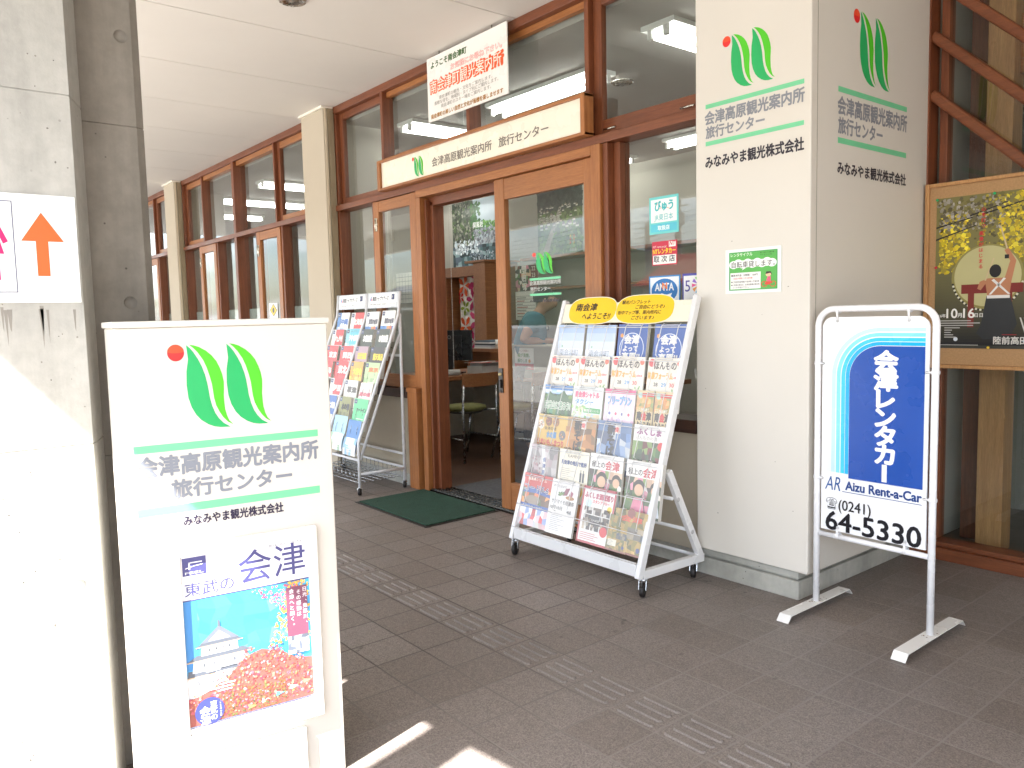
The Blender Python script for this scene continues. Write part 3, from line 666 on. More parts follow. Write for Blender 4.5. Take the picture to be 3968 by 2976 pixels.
# --- concrete pier with arrow board
pr = thing("concrete_pier", (-2.6, 0.25, 0), "stepped raw concrete pier at the left edge, sunlit pale face and dark recess", "pier")
q = MB(); PL = [(-2.35, -0.2), (-2.35, 0.442), (-2.475, 0.492), (-3.0, 0.492), (-3.0, -0.2)]
def prism(q, P, z0, z1, col=g(1), mat=0):
    n = len(P); q.add([(x, y, z0) for x, y in P] + [(x, y, z1) for x, y in P], [tuple(range(n))[::-1], tuple(range(n, 2 * n))] + [(i, (i + 1) % n, n + (i + 1) % n, n + i) for i in range(n)], col, mat)
zz = [0, 0.985, 1.897, 2.55, 3.1195]
def stacked(q, P, PI, zs, e=0.0016):
    n = len(P); rings = [(P, 0)]
    for z in zs: rings += [(P, z - e), (PI, z - e * .4), (PI, z + e * .4), (P, z + e)]
    rings.append((P, 3.1195))
    q.add([(x, y, z) for R, z in rings for x, y in R], [tuple(range(n))[::-1], tuple(range(n * (len(rings) - 1), n * len(rings)))] + [(k * n + i, k * n + (i + 1) % n, (k + 1) * n + (i + 1) % n, (k + 1) * n + i) for k in range(len(rings) - 1) for i in range(n)])
stacked(q, PL, [(-2.353, -0.197), (-2.353, 0.44), (-2.477, 0.489), (-2.997, 0.489), (-2.997, -0.197)], (0.985, 1.897, 2.55))
fb = q.build("front_block", M_conc, pr, bevel=0.002)
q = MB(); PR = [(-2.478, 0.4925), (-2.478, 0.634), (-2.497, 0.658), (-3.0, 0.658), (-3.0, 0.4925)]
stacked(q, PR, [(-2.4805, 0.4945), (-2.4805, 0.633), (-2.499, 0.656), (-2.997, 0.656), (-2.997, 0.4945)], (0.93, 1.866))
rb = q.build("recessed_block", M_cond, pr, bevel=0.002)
def dimples(o, holes):
    """cut shallow round form-tie holes into a concrete block"""
    q = MB()
    for y, z, x, r_ in holes: q.lathe([(0.0001, -0.007), (r_ * .93, -0.007), (r_, 0.02), (0.0001, 0.02)], 28, (x, y, z), (1, 0, 0))
    c = q.build("cutter", M_conc); c.location = c.location
    md = o.modifiers.new("holes", 'BOOLEAN'); md.operation = 'DIFFERENCE'; md.object = c; md.solver = 'EXACT'
    bpy.context.view_layer.update()
    dg = bpy.context.evaluated_depsgraph_get(); me = bpy.data.meshes.new_from_object(o.evaluated_get(dg))
    o.modifiers.clear(); o.data = me
    bpy.data.objects.remove(c)
g_ = random.Random(12); q = MB(); FP = Fr((-2.3497, 0, 0), (0, 1, 0), (0, 0, 1))
for k in range(95):
    r_ = g_.choice((.0012, .0016, .002, .0026)) * g_.uniform(.7, 1.2); q.disc(FP, g_.uniform(.05, .432), g_.uniform(.12, 2.2), r_, g_.choice((H('4a4742'), H('6e6a64'), H('8a867e'))), .0, 7, r_ * g_.uniform(.6, 1.5))
for k in range(7):
    y = g_.uniform(.25, .42); z = 1.355 - g_.uniform(0, .01); w = g_.uniform(.002, .006); q.poly(FP, [(y - w, z), (y + w, z), (y + w * .3, z - g_.uniform(.04, .11)), (y - w * .2, z - .05)], H('8f8a82'), .00012)
tag(q.build("air_holes", M_matte, pr), kind="stuff")
dimples(fb, [(0.385, 0.605, -2.35, .019)]); dimples(rb, [(0.588, 1.365, -2.478, .019), (0.606, 2.114, -2.478, .019), (0.585, 0.52, -2.478, .019)])
s = thing("arrow_board", (-2.345, 0.1, 1.363), "white board with orange up arrow and washroom symbol on the concrete pier", "sign board")
F = Fr((-2.349, 0, 0), (0, 1, 0), (0, 0, 1))
q = MB(); q.fbox(F, -0.30, 0.437, 1.363, 1.637, 0, 0.006, H('f0f0ee')); q.build("panel", M_gloss, s, bevel=0.0015)
q = MB(); q.poly(F, [(0.357, 1.592), (0.309, 1.519), (0.341, 1.519), (0.341, 1.431), (0.369, 1.431), (0.369, 1.519), (0.405, 1.519)], H('f4672f'), .0066)
for a in ((-.2, 1.389, .295, 1.3915), (-.2, 1.615, .295, 1.6175)): q.rect(F, *a, H('6d6f86'), .0066)
q.rect(F, .2925, 1.3915, .295, 1.615, H('6d6f86'), .0066)
PK = H('d81e6e')
q.disc(F, .243, 1.585, .017, PK, .0066); q.poly(F, [(.233, 1.56), (.253, 1.56), (.271, 1.485), (.215, 1.485)], PK, .0068); q.poly(F, [(.25, 1.561), (.262, 1.561), (.281, 1.516), (.27, 1.51)], PK, .007); q.poly(F, [(.236, 1.561), (.224, 1.561), (.205, 1.516), (.216, 1.51)], PK, .007)
for a in (.228, .246): q.rect(F, a, 1.42, a + .014, 1.49, PK, .0064)
q.disc(F, .12, 1.585, .017, H('2b4aa8'), .0066); q.poly(F, [(.1, 1.56), (.14, 1.56), (.133, 1.42), (.107, 1.42)], H('2b4aa8'), .0068)
q.build("lettering", M_print, s)
m = MB(); m.lathe([(0.09, -0.12), (0.09, 3.1)], 24, (-1.385, -0.95, 0), (0, 0, 1), H('8f8b83')); m.lathe([(0.12, -0.118), (0.12, 0.02), (0.09, 0.06)], 24, (-1.385, -0.95, 0), (0, 0, 1), H('8f8b83'))
one(m, "eave_post", M_matte, "round grey post carrying the eave on the street side", "post")
# --- door mat
s = thing("door_mat", (-4.56, 2.88, 0), "dark green door mat with black rubber border before the doorway", "mat")
MP = [(-5.035, 2.592), (-4.098, 2.584), (-4.108, 3.186), (-5.04, 3.18)]
def shrink(P, e):
    cx = sum(a for a, _ in P) / 4; cy = sum(b for _, b in P) / 4
    return [(a - e * (1 if a > cx else -1), b - e * (1 if b > cy else -1)) for a, b in P]
q = MB(); prism(q, MP, 0.001, 0.005, H('2c2620')); q.build("rubber_border", M_black, s, bevel=0.002)
q = MB(); prism(q, shrink(MP, .022), 0.0052, 0.013); q.build("pile", M_pile, s, bevel=0.003)
# --- ceiling downlight
s = thing("ceiling_downlight", (-4.36, 1.99, 3.12), "round silver downlight in the corridor ceiling at the top edge", "downlight")
q = MB(); q.lathe([(0.062, -0.016), (0.075, -0.018), (0.08, -0.012), (0.08, 0.0)], 32, (-4.36, 1.985, 3.12), (0, 0, 1), H('d6d2ca')); q.build("trim_ring", M_metal, s)
q = MB(); q.lathe([(0.062, -0.016), (0.05, -0.008), (0.035, -0.003), (0.001, -0.001)], 32, (-4.36, 1.985, 3.12), (0, 0, 1), H('b9b2a6')); q.build("reflector", M_metal, s)
# ================================================================ standing sign box at the left
SD = Vector((0.1218, 0.9925, 0)).normalized()
FS = Fr((-2.0964, 0.4325, 0), SD, (0, 0, 1))
s = thing("standing_sign", tuple(FS.p(.28, 0, -.03)), "tall cream standing sign box with leaf logo and castle poster, half in sunshine", "standing sign")
q = MB(); q.fbox(FS, .022, .553, .0, 1.2925, -.246, 0, g(1)); q.build("body", M_panel, s, bevel=0.004, seg=3)
q = MB(); q.fbox(FS, .016, .559, 1.293, 1.309, -.25, .005, g(1)); q.build("top_cap", M_panel, s, bevel=0.003)
q = MB()
q.rect(FS, .0485, .981, .5135, 1.0, BARG); q.rect(FS, .0485, .8215, .5125, .842, BARG)
q.text(FS, J1, .0525, .920, .0505, GREY, .459, 'l', .034); q.text(FS, J2, .130, .859, .0465, GREY, .305, 'l', .034); q.text(FS, J3, .154, .784, .0262, H('2b2340'), .254, 'l', .03)
logo(q, FS, .0485, 1.0, 1, 1)
q.build("lettering", M_print, s)
q = MB()
for a in ((.113, .137, .192, .735), (.466, .492, .192, .735), (.137, .466, .709, .735), (.137, .466, .192, .236)): q.fbox(FS, a[0], a[1], a[2], a[3], .0005, .022 if a[0] != .137 else .0215, H('f3f1ea'))
q.build("poster_frame", M_gloss, s, bevel=0.003)
q = MB(); q.fbox(FS, .117, .488, .2, .73, .0006, .012, H('eeece6'))
F = Fr(FS.p(.1375, .2365, .0121), SD, (0, 0, 1)); W, Hh = .328, .472; PW = H('f0eff2'); NV = H('3b3a7c')
q.rect(F, 0, 0, W, Hh, PW, .0004); q.rect(F, .004, Hh - .052, .062, Hh - .005, NV, .0008)
q.rect(F, .019, Hh - .020, .052, Hh - .0172, PW, .0012); q.rect(F, .019, Hh - .036, .0225, Hh - .0172, PW, .0012); q.poly(F, [(.01, Hh - .034), (.03, Hh - .029), (.052, Hh - .027), (.054, Hh - .0248), (.035, Hh - .027), (.012, Hh - .031)], PW, .0014); q.text(F, "FEEL", .01, Hh - .049, .0085, PW, .045, 'l', .0)
q.text(F, "2016 10/1〜2017 3/31", .222, Hh - .015, .0095, H('6a6a74'), .103, 'l', .0)
q.text(F, "こころのふる里", .008, Hh - .069, .0135, H('a9a9b4'), .115, 'l', .0); q.text(F, "東武の", .006, Hh - .107, .036, NV, .122, 'l', .004); q.text(F, "会津", .142, Hh - .1, .088, NV, .178, 'l', .004)
q.rect(F, 0, .018, W, Hh - .116, H('2fa6de'), .0006); q.rect(F, 0, Hh - .119, W, Hh - .1155, NV, .001)
q.mosaic(F, 0, .17, W, Hh - .12, [H('2aa2e0'), H('38b0e6'), H('55bfe8'), H('31a9e2')], 9, 6, 4, .0007); q.rect(F, 0, .17, .033, Hh - .12, H('2f86c8'), .0008)
def castle(q0, F, u, v, k):
    class Clip:
        def poly(s, F, P, c, d): q0.poly(F, [(max(.001, a), b) for a, b in P], c, d)
        def rect(s, F, a, b, c, d_, col, d):
            if c > .004: q0.rect(F, max(.001, a), b, c, d_, col, d)
    q = Clip()
    cw, rf, sh = H('eef0f2'), H('59616e'), H('b9c0cc')
    for i, (a, b, c) in enumerate(((0, .10, .04), (.008, .072, .032), (.02, .048, .026))):
        z = v + k * (.0 + (.048, .098, .14)[i] - .048)
        q.poly(F, [(u - b * k, z), (u + b * k, z), (u + b * k * .93, z + c * k), (u - b * k * .93, z + c * k)], cw, .001 + i * .0003); q.rect(F, u + b * k * .35, z, u + b * k * .98, z + c * k * .98, sh, .0011 + i * .0003)
        q.poly(F, [(u - b * k * 1.3, z + c * k * .96), (u + b * k * 1.3, z + c * k * .96), (u + b * k * .82, z + c * k * 1.42), (u - b * k * .82, z + c * k * 1.42)], rf, .0012 + i * .0003); q.rect(F, u - b * k * 1.26, z + c * k * .9, u + b * k * 1.26, z + c * k * .98, H('d9b890'), .0013 + i * .0003)
        for j in range(4): q.rect(F, u + k * b * (-.6 + .36 * j), z + c * k * .35, u + k * b * (-.6 + .36 * j) + .004 * k, z + c * k * .65, H('4b4f58'), .0014 + i * .0003)
    z = v + k * .125
    q.poly(F, [(u - .05 * k, z), (u + .05 * k, z), (u, z + .042 * k)], H('6a7280'), .0021); q.poly(F, [(u - .028 * k, z + .004 * k), (u + .028 * k, z + .004 * k), (u, z + .028 * k)], cw, .0023); q.rect(F, u - .003 * k, z + .04 * k, u + .003 * k, z + .056 * k, H('5a6270'), .0022)
castle(q, F, .084, .112, .98); q.poly(F, [(0, .08), (0, .15), (.05, .155), (.1, .15), (.16, .13), (.16, .08)], H('dfe4ea'), .0009)
MAP = [H('c8405a'), H('e0687a'), H('a83a44'), H('d88a70'), H('b85a4a'), H('d0784c'), H('9a4a3c'), H('e89aa4')]
q.poly(F, [(0, .02), (0, .09), (.05, .105), (.10, .13), (.15, .175), (.19, .185), (.24, .17), (.28, .14), (W, .13), (W, .02)], H('a8544a'), .0025)
q.specks(F, .002, .03, W - .002, .21, MAP, 950, .0045, 11, .0027, lambda a, b: b < .09 + .1 * max(0, math.sin((a - .04) * 10.5)) + .012 * math.sin(a * 90))
q.specks(F, .06, .022, .25, .09, [H('5a5a34'), H('86602c'), H('6a7034'), H('a0602c')], 240, .0042, 12, .0032)
q.specks(F, .17, .21, .3, .35, [H('e04868'), H('e8708a'), H('d83450')], 190, .0038, 13, .0027, lambda a, b: b > .34 - (a - .16) * .9 + .02 and b < .47 - (a - .16) * .25)
q.specks(F, .2, .19, W - .003, .352, [H('f0c03a'), H('f6d24a'), H('e8a030')], 300, .0045, 14, .0029, lambda a, b: a > .232 + (b - .25) * .35)
for k in range(5): q.disc(F, .155 + k * .038, .034 + k * .008, .016, [H('d8a05a'), H('f0e8dc'), H('58b4d0'), H('e8e4e0'), H('d88a70')][k], .0034, 3, .008)
q.rect(F, .262, .2, .32, .338, H('7a3a58'), .0036); q.mosaic(F, .262, .15, .32, .2, [H('eceef2'), H('9aa4b4'), H('5a6474'), H('f4f4f6')], 6, 5, 5, .0036)
for t, x, y in (("日光、鬼怒川、", .313, .333), ("その感動は", .296, .328), ("会津へと続く。", .277, .333)): q.vtext(F, t, x, y, .0125, H('f4eef2'), .0155, .012, .0042)
q.disc(F, .05, .052, .037, H('2e3a8c'), .004, 26); q.vtext(F, "会津", .038, .068, .026, PW, .026, .012, .0046); q.vtext(F, "東武の", .06, .078, .017, PW, .0175, .012, .0046); q.vtext(F, "こころのふる里", .077, .073, .0055, PW, .006, .0, .0046)
for k in range(9):
    g_ = random.Random(k); q.rect(F, .05 + g_.uniform(-.02, .03), .098 + k * .0085, .075 + g_.uniform(0, .045), .1015 + k * .0085, H('f2f0f4'), .0038)
q.rect(F, 0, .0165, W, .0185, NV, .0044)
q.c = [(a * .95 + .035, b * .95 + .035, c_ * .95 + .035, 1) for a, b, c_, _ in q.c]        # print colours lifted slightly towards pale grey
q.build("castle_poster", M_print, s)
q = MB(); q.fbox(FS, .113, .438, .02, .166, .0005, .016, H('f4f3ef')); q.text(FS, "き！福島へ", .225, .104, .026, H('e9a0b4'), .15, 'l', .0, .0166); q.specks(FS, .2, .03, .42, .09, [H('f0b8c4'), H('f6d6a0')], 26, .006, 3, .0166)
q.build("leaflet_holder", M_gloss, s, bevel=0.002)

# ================================================================ brochure art
R1, G1, B1, Y1, K1 = H('d8262e'), H('3aa04a'), H('1f5aa8'), H('f2c928'), H('201c1c')
SKY = [H('9cc4ea'), H('c4dcf2'), H('e6eef6')]; FOR = [H('3c6a34'), H('58803c'), H('7a9a4c'), H('2c5030')]
FOOD = [H('c86a3a'), H('e8c08a'), H('7a3a24'), H('e0a050'), H('5a6a34')]; PEOP = [H('e8c4a8'), H('3a2c2a'), H('e090a8'), H('f0e8e4'), H('5a7a4a')]
def ph(q, F, a, b, c, d, cols, n, sd, z=.0008): q.mosaic(F, a, b, c, d, cols, n, max(2, int(n * (d - b) / max(c - a, .001))), sd, z)
def lines(q, F, a, b, c, d, n, col=H('8a8a8e')):
    g_ = random.Random(n)
    for k in range(n): q.rect(F, a, b + (d - b) * (k + .3) / n, a + (c - a) * g_.uniform(.5, 1), b + (d - b) * (k + .62) / n, col, .0014)
def art_sky(q, F, w, h):
    for k in range(6): q.rect(F, 0, h * k / 6, w, h * (k + 1) / 6, [H('f2f3f6'), H('eef1f6'), H('e6ecf6'), H('d6e2f2'), H('c0d2ec'), H('a9c2e6')][k], .0006)
    q.text(F, "南会津町", w * .14, h * .36, h * .13, H('98a2b0'), w * .7, 'l', .004); q.disc(F, w * .22, h * .55, .006, H('9ac0a8'), .001)
def art_blue(q, F, w, h):
    q.disc(F, w * .5, h * .52, w * .42, H('e8eef4'), .0008, 26); q.disc(F, w * .5, h * .52, w * .4, H('2a5cb0'), .001, 26); q.text(F, "会津", w * .24, h * .62, h * .17, WHITE, w * .5, 'l', .05); q.text(F, "よって", w * .22, h * .47, h * .12, WHITE, w * .5, 'l', .04); q.text(F, "高原!!", w * .2, h * .3, h * .15, WHITE, w * .6, 'l', .04)
    q.disc(F, w * .14, h * .78, .012, H('e89a3a'), .001, 5)
def art_forum(q, F, w, h):
    q.disc(F, w * .12, h * .9, .02, R1, .0008); q.text(F, "ほんもの", w * .2, h * .78, h * .15, H('3a302c'), w * .64, 'l', .03); q.disc(F, w * .92, h * .9, .014, H('e0603a'), .0008)
    q.text(F, "体験フォーラム", w * .02, h * .6, h * .13, H('f08a2a'), w * .74, 'l', .04); q.text(F, "体験フォーラム", w * .02, h * .6, h * .13, H('f6c040'), w * .74, 'l', .01, .0016); q.rect(F, w * .76, h * .56, w * .97, h * .72, H('f6f2ea'), .001); q.text(F, "in南会津", w * .78, h * .62, .012, R1, w * .17, 'l', .02, .0014)
    q.text(F, "28", w * .22, h * .46, h * .09, K1, w * .12, 'l', .02); q.text(F, "29", w * .44, h * .46, h * .09, H('3a9ad8'), w * .14, 'l', .02); q.text(F, "30", w * .68, h * .46, h * .09, R1, w * .13, 'l', .02)
    ph(q, F, w * .42, h * .12, w * .72, h * .36, [H('6a6a70'), H('b08aa0'), H('8aa0b0'), H('c0b0a8')], 6, 2); q.specks(F, w * .7, h * .04, w, h * .44, [H('8ac070'), H('b4d890'), H('e0eed0')], 40, .008, 8); q.specks(F, 0, 0, w * .5, h * .14, [H('e080a8'), H('7aa85a'), H('c868a0')], 40, .008, 9); q.disc(F, w * .2, h * .3, .014, H('e8d84a'), .001, 6)
def art_tashiro(q, F, w, h):
    ph(q, F, 0, 0, w, h * .82, FOR + [H('6a9a5a'), H('4a8a6a')], 9, 21); q.rect(F, 0, h * .9, w, h, H('3a80c4'), .001); ph(q, F, 0, h * .8, w, h * .9, SKY, 7, 3); q.poly(F, [(0, h * .6), (w * .2, h * .86), (w * .42, h * .74), (w * .7, h * .9), (w, h * .64), (w, h * .5), (0, h * .5)], H('3a6a44'), .001)
    q.text(F, "田代山に登ろう!", w * .06, h * .5, h * .16, H('f4f4ea'), w * .9, 'l', .09); q.text(F, "田代山に登ろう!", w * .06, h * .5, h * .16, H('2f8a5a'), w * .9, 'l', .015, .0018); q.rect(F, 0, 0, w, h * .26, H('f0c8d8'), .0012); q.rect(F, w * .04, h * .2, w * .96, h * .3, H('e05a8a'), .0014); lines(q, F, w * .08, h * .05, w * .9, h * .2, 4, H('6aa05a'))
def art_shuttle(q, F, w, h):
    q.text(F, "南会津シャトル", w * .08, h * .78, h * .12, H('e8608a'), w * .8, 'l', .05); q.text(F, "タクシー", w * .1, h * .64, h * .11, H('4aa0d8'), w * .6, 'l', .04); q.rect(F, w * .4, h * .48, w * .95, h * .58, H('3aa85a'), .001); q.text(F, "会津鉄道シャトル", w * .43, h * .5, h * .06, WHITE, w * .48, 'l', .02)
    ph(q, F, w * .42, h * .34, w * .94, h * .46, [H('f0ece0'), H('e8d8b0'), H('d0e0e8')], 5, 4); q.rect(F, w * .1, h * .2, w * .95, h * .28, H('e86a9a'), .001); q.specks(F, 0, 0, w * .5, h * .6, [H('b0d890'), H('88c070'), H('e8f0c8')], 60, .012, 5); lines(q, F, w * .1, h * .04, w * .9, h * .18, 4)
def art_free(q, F, w, h):
    q.rect(F, 0, h * .92, w, h, H('e0508a'), .0008); q.text(F, "フリープラン", w * .12, h * .7, h * .17, H('3a80c8'), w * .76, 'l', .06); q.text(F, "フリープラン", w * .12, h * .7, h * .17, H('8ad0f0'), w * .76, 'l', .01, .0016)
    for k, c in enumerate((H('f0c0d8'), H('f4d890'), H('c8d8f4'), H('e0e8f8'))): q.disc(F, w * (.2 + .21 * k), h * .5, w * .1, H('f6f4f8'), .001, 18); q.disc(F, w * (.2 + .21 * k), h * .53, w * .04, [H('5a60b0'), H('e05a80')][k % 2], .0012, 12)
    q.specks(F, 0, 0, w, h * .45, [H('f0c8e0'), H('f8e8f0'), H('e0d0f0')], 70, .012, 6, .0008); q.rect(F, w * .05, h * .3, w * .95, h * .36, H('e890b8'), .0014); lines(q, F, w * .1, h * .06, w * .9, h * .27, 5)
def art_yokoso(q, F, w, h):
    ph(q, F, 0, h * .6, w, h * .9, [H('d8924a'), H('8a9a5a'), H('b8a058'), H('e8b070')], 6, 31); q.rect(F, w * .3, h * .88, w, h * .95, R1, .001); q.disc(F, w * .2, h * .9, .014, H('b0d8d0'), .001)
    q.text(F, "南会津", w * .08, h * .42, h * .16, K1, w * .84, 'l', .05); q.text(F, "会", w * .36, h * .42, h * .16, R1, w * .27, 'l', .05, .0018); q.text(F, "ようこそ!", w * .1, h * .26, h * .14, K1, w * .82, 'l', .04); q.text(F, "こころを込めて", w * .08, h * .6, h * .06, H('f4f0e4'), w * .7, 'l', .04); ph(q, F, 0, 0, w, h * .22, FOR, 5, 32)
def art_umai(q, F, w, h):
    for x, y, c in ((.12, .78, 'e8e0d4'), (.38, .86, '7a3a2c'), (.62, .86, '9a6a4a'), (.14, .16, 'f0e4c8'), (.86, .6, '6a6a78'), (.4, .12, '2c2420'), (.82, .14, '5a3024')): q.disc(F, w * x, h * y, w * .11, H(c), .0008, 16); q.specks(F, w * (x - .07), h * (y - .05), w * (x + .07), h * (y + .05), FOOD, 12, .006, int(x * 99), .001)
    q.text(F, "水の郷", w * .34, h * .52, h * .13, H('3a8ac8'), w * .32, 'l', .05); q.text(F, "うまいもんまつり", w * .04, h * .36, h * .13, H('c8303a'), w * .88, 'l', .05); q.text(F, "会津の郷", w * .25, h * .68, h * .07, H('5a3a1c'), w * .4, 'l', .02); q.text(F, "10", w * .5, h * .22, h * .1, H('5a3a1c'), None, 'l', .02); q.rect(F, w * .04, h * .2, w * .26, h * .34, H('f0ead8'), .001)
def art_soba(c1, c2, ttl):
    def f(q, F, w, h):
        ph(q, F, 0, 0, w, h * .8, c1, 7, len(ttl) * 7 + int(w * 999)); q.vtext(F, ttl, w * .42, h * .95, h * .2, c2, h * .21, .05, .0016); q.rect(F, w * .52, h * .78, w * .68, h * .95, H('f4f0e8'), .0012); q.text(F, "南", w * .53, h * .8, h * .1, R1, w * .13, 'l', .03, .0018); lines(q, F, w * .1, h * .03, w * .6, h * .12, 3, WHITE)
    return f
def art_wine(q, F, w, h):
    ph(q, F, 0, 0, w, h * .7, FOR + [H('8aa85a'), H('7a2c34')], 7, 41); q.text(F, "ふくしま", w * .1, h * .82, h * .13, H('a04a8a'), w * .72, 'l', .05); q.text(F, "ほんものの酒", w * .08, h * .73, h * .07, H('a9a2a0'), w * .64, 'l', .0); q.disc(F, w * .84, h * .64, w * .1, R1, .001)
    for x in (.36, .56): q.poly(F, [(w * x, h * .14), (w * (x + .1), h * .14), (w * (x + .04), h * .46), (w * (x - .02), h * .56), (w * (x - .06), h * .46)], H('3a1c24'), .0012); q.rect(F, w * (x - .02), h * .22, w * (x + .08), h * .36, H('e8dcc8'), .0014)
    q.disc(F, w * .84, h * .26, w * .07, H('b84a3a'), .0012); q.disc(F, w * .46, h * .1, w * .26, H('b08a5a'), .001, 20, h * .06)
def art_gray(q, F, w, h):
    ph(q, F, 0, 0, w, h, [H('a8a4a4'), H('c0bcbc'), H('8e8a8c'), H('b4a4a8')], 6, 51); q.poly(F, [(w * .45, 0), (w * .62, 0), (w * .6, h * .5), (w * .5, h), (w * .38, h), (w * .5, h * .5)], H('eef0f0'), .001); q.vtext(F, "会津南風", w * .53, h * .75, h * .09, H('3a5a9a'), h * .13, .03, .0014); q.specks(F, w * .05, h * .1, w * .4, h * .8, [H('a87a80'), H('907478')], 60, .008, 52)
def art_kampai(q, F, w, h):
    q.text(F, "KAMPAI!", w * .3, h * .84, h * .08, H('7a6a58'), w * .42, 'l', .0); q.text(F, "南会津の地酒で乾杯", w * .1, h * .7, h * .09, H('2a4a8a'), w * .84, 'l', .04); lines(q, F, w * .1, h * .34, w * .6, h * .64, 8, H('b8b4ac'))
    for x in (.74, .83): q.rect(F, w * x, h * .4, w * (x + .06), h * .58, H('28384c'), .001); q.rect(F, w * (x + .02), h * .58, w * (x + .04), h * .64, H('28384c'), .001)
    q.disc(F, w * .75, h * .2, w * .13, H('f2c82c'), .001, 18)
def art_gokujo(q, F, w, h):
    ph(q, F, 0, 0, w, h * .7, PEOP + FOR, 8, 61); q.rect(F, 0, h * .7, w, h, H('f2f0ec'), .001); q.text(F, "極上の", w * .06, h * .74, h * .12, K1, w * .4, 'l', .02); q.text(F, "会津", w * .48, h * .72, h * .17, H('c8283a'), w * .42, 'l', .03)
    for x, y, r_ in ((.4, .48, .15), (.84, .5, .12)): q.disc(F, w * x, h * (y + .05), w * r_ * 1.1, H('2a2220'), .0012, 18); q.disc(F, w * x, h * y, w * r_ * .85, H('e6bd9c'), .0014, 18); q.poly(F, [(w * (x - r_ * 1.4), h * .05), (w * (x + r_ * 1.4), h * .05), (w * (x + r_ * .8), h * .34), (w * (x - r_ * .8), h * .34)], H('e88aa8') if x < .5 else H('dfe4ee'), .0012)
def art_code(q, F, w, h):
    ph(q, F, 0, h * .42, w, h * .72, [H('d8743a'), H('e89a4a'), H('6a4a34'), H('4a6a34')], 7, 71); q.poly(F, [(0, h * .62), (w * .3, h * .76), (w * .6, h * .7), (w, h * .66), (w, h * .6), (w * .5, h * .64)], H('2a5aa8'), .0012); q.text(F, "コードF-6", w * .06, h * .66, h * .14, H('f4f2f2'), w * .86, 'l', .06); q.text(F, "コードF-6", w * .06, h * .66, h * .14, H('2a3a7a'), w * .86, 'l', .02, .0018)
    q.text(F, "福島県シリアル", w * .15, h * .87, h * .06, H('f8e8d8'), w * .66, 'l', .03); q.disc(F, w * .42, h * .5, w * .26, H('9a8a7a'), .0012, 12, h * .09); q.rect(F, 0, h * .34, w, h * .42, H('3a6ab8'), .0012); ph(q, F, 0, 0, w, h * .34, [H('e8e6ee'), H('e8c0c4'), H('8aa0d0'), H('d83a40'), H('f0ece8')], 9, 72); q.text(F, "3,240.0-10,80", w * .1, h * .35, h * .05, WHITE, w * .7, 'l', .0, .0018)
def art_satsuma(q, F, w, h):
    q.text(F, "あなたはまだ", w * .08, h * .86, h * .05, H('5a5450'), w * .5, 'l', .0); q.poly(F, [(w * .45, h * .72), (w * .55, h * .86), (w * .7, h * .88), (w * .62, h * .74)], H('8a2c4a'), .001); q.poly(F, [(w * .66, h * .7), (w * .74, h * .84), (w * .84, h * .8), (w * .8, h * .7)], H('a03a58'), .001); q.disc(F, w * .74, h * .7, w * .16, H('b07a3a'), .0012, 18, h * .035); q.specks(F, w * .3, h * .72, w * .5, h * .78, FOR, 14, .008, 3)
    q.text(F, "サツマイモ収穫祭", w * .08, h * .56, h * .08, H('3a3430'), w * .84, 'l', .01); q.text(F, "10月10日", w * .06, h * .45, h * .07, K1, w * .46, 'l', .02); q.text(F, "40名", w * .7, h * .42, h * .06, K1, None, 'l', .02); lines(q, F, w * .14, h * .06, w * .7, h * .36, 9, H('b0aeb0'))
def art_sake(q, F, w, h):
    for a in ((0, 0, .05, 1), (.95, 0, 1, 1), (0, .94, 1, 1), (0, 0, 1, .04)): q.rect(F, w * a[0], h * a[1], w * a[2], h * a[3], H('b8243a'), .0008)
    q.text(F, "ふくしま酒蔵巡り", w * .08, h * .8, h * .1, H('b83a5a'), w * .84, 'l', .05); q.text(F, "スタンプラリー", w * .34, h * .72, h * .06, R1, w * .5, 'l', .04); q.disc(F, w * .22, h * .7, w * .09, H('d0e8f0'), .001); q.disc(F, w * .86, h * .66, w * .07, H('f0d02c'), .001)
    for i in range(3):
        for j in range(3): ph(q, F, w * (.12 + .27 * i), h * (.24 + .14 * j), w * (.36 + .27 * i), h * (.365 + .14 * j), [H('2a2624'), H('6a5a4a'), H('b8a890'), H('4a3a34'), H('d8d4cc')], 4, i * 3 + j, .001)
    q.rect(F, w * .36, h * .34, w * .66, h * .5, H('2c2c30'), .0013); q.text(F, "SAKE", w * .38, h * .4, h * .05, H('d8d4cc'), w * .24, 'l', .02, .0018); q.disc(F, w * .78, h * .26, w * .11, R1, .0014); lines(q, F, w * .1, h * .06, w * .9, h * .2, 4, H('c86a70'))
def art_aizu(q, F, w, h):
    ph(q, F, 0, 0, w, h, [H('a88a3a'), H('8a7a2c'), H('b89a4a'), H('6a6a2c'), H('c8a85a')], 9, 91); q.text(F, "会津", w * .2, h * .74, h * .14, H('d84a2c'), w * .66, 'l', .04); q.disc(F, w * .5, h * .94, w * .12, H('8a3424'), .0012); ph(q, F, w * .45, h * .36, w * .95, h * .62, [H('6a6458'), H('3a4a5a'), H('a89a80')], 5, 92, .001); q.rect(F, w * .08, h * .14, w * .5, h * .32, H('f0ecd8'), .0014); lines(q, F, w * .1, h * .15, w * .46, h * .31, 4); q.rect(F, 0, 0, w, h * .05, H('8a3a24'), .0014); q.disc(F, w * .85, h * .15, w * .06, H('3a4a8a'), .0014)
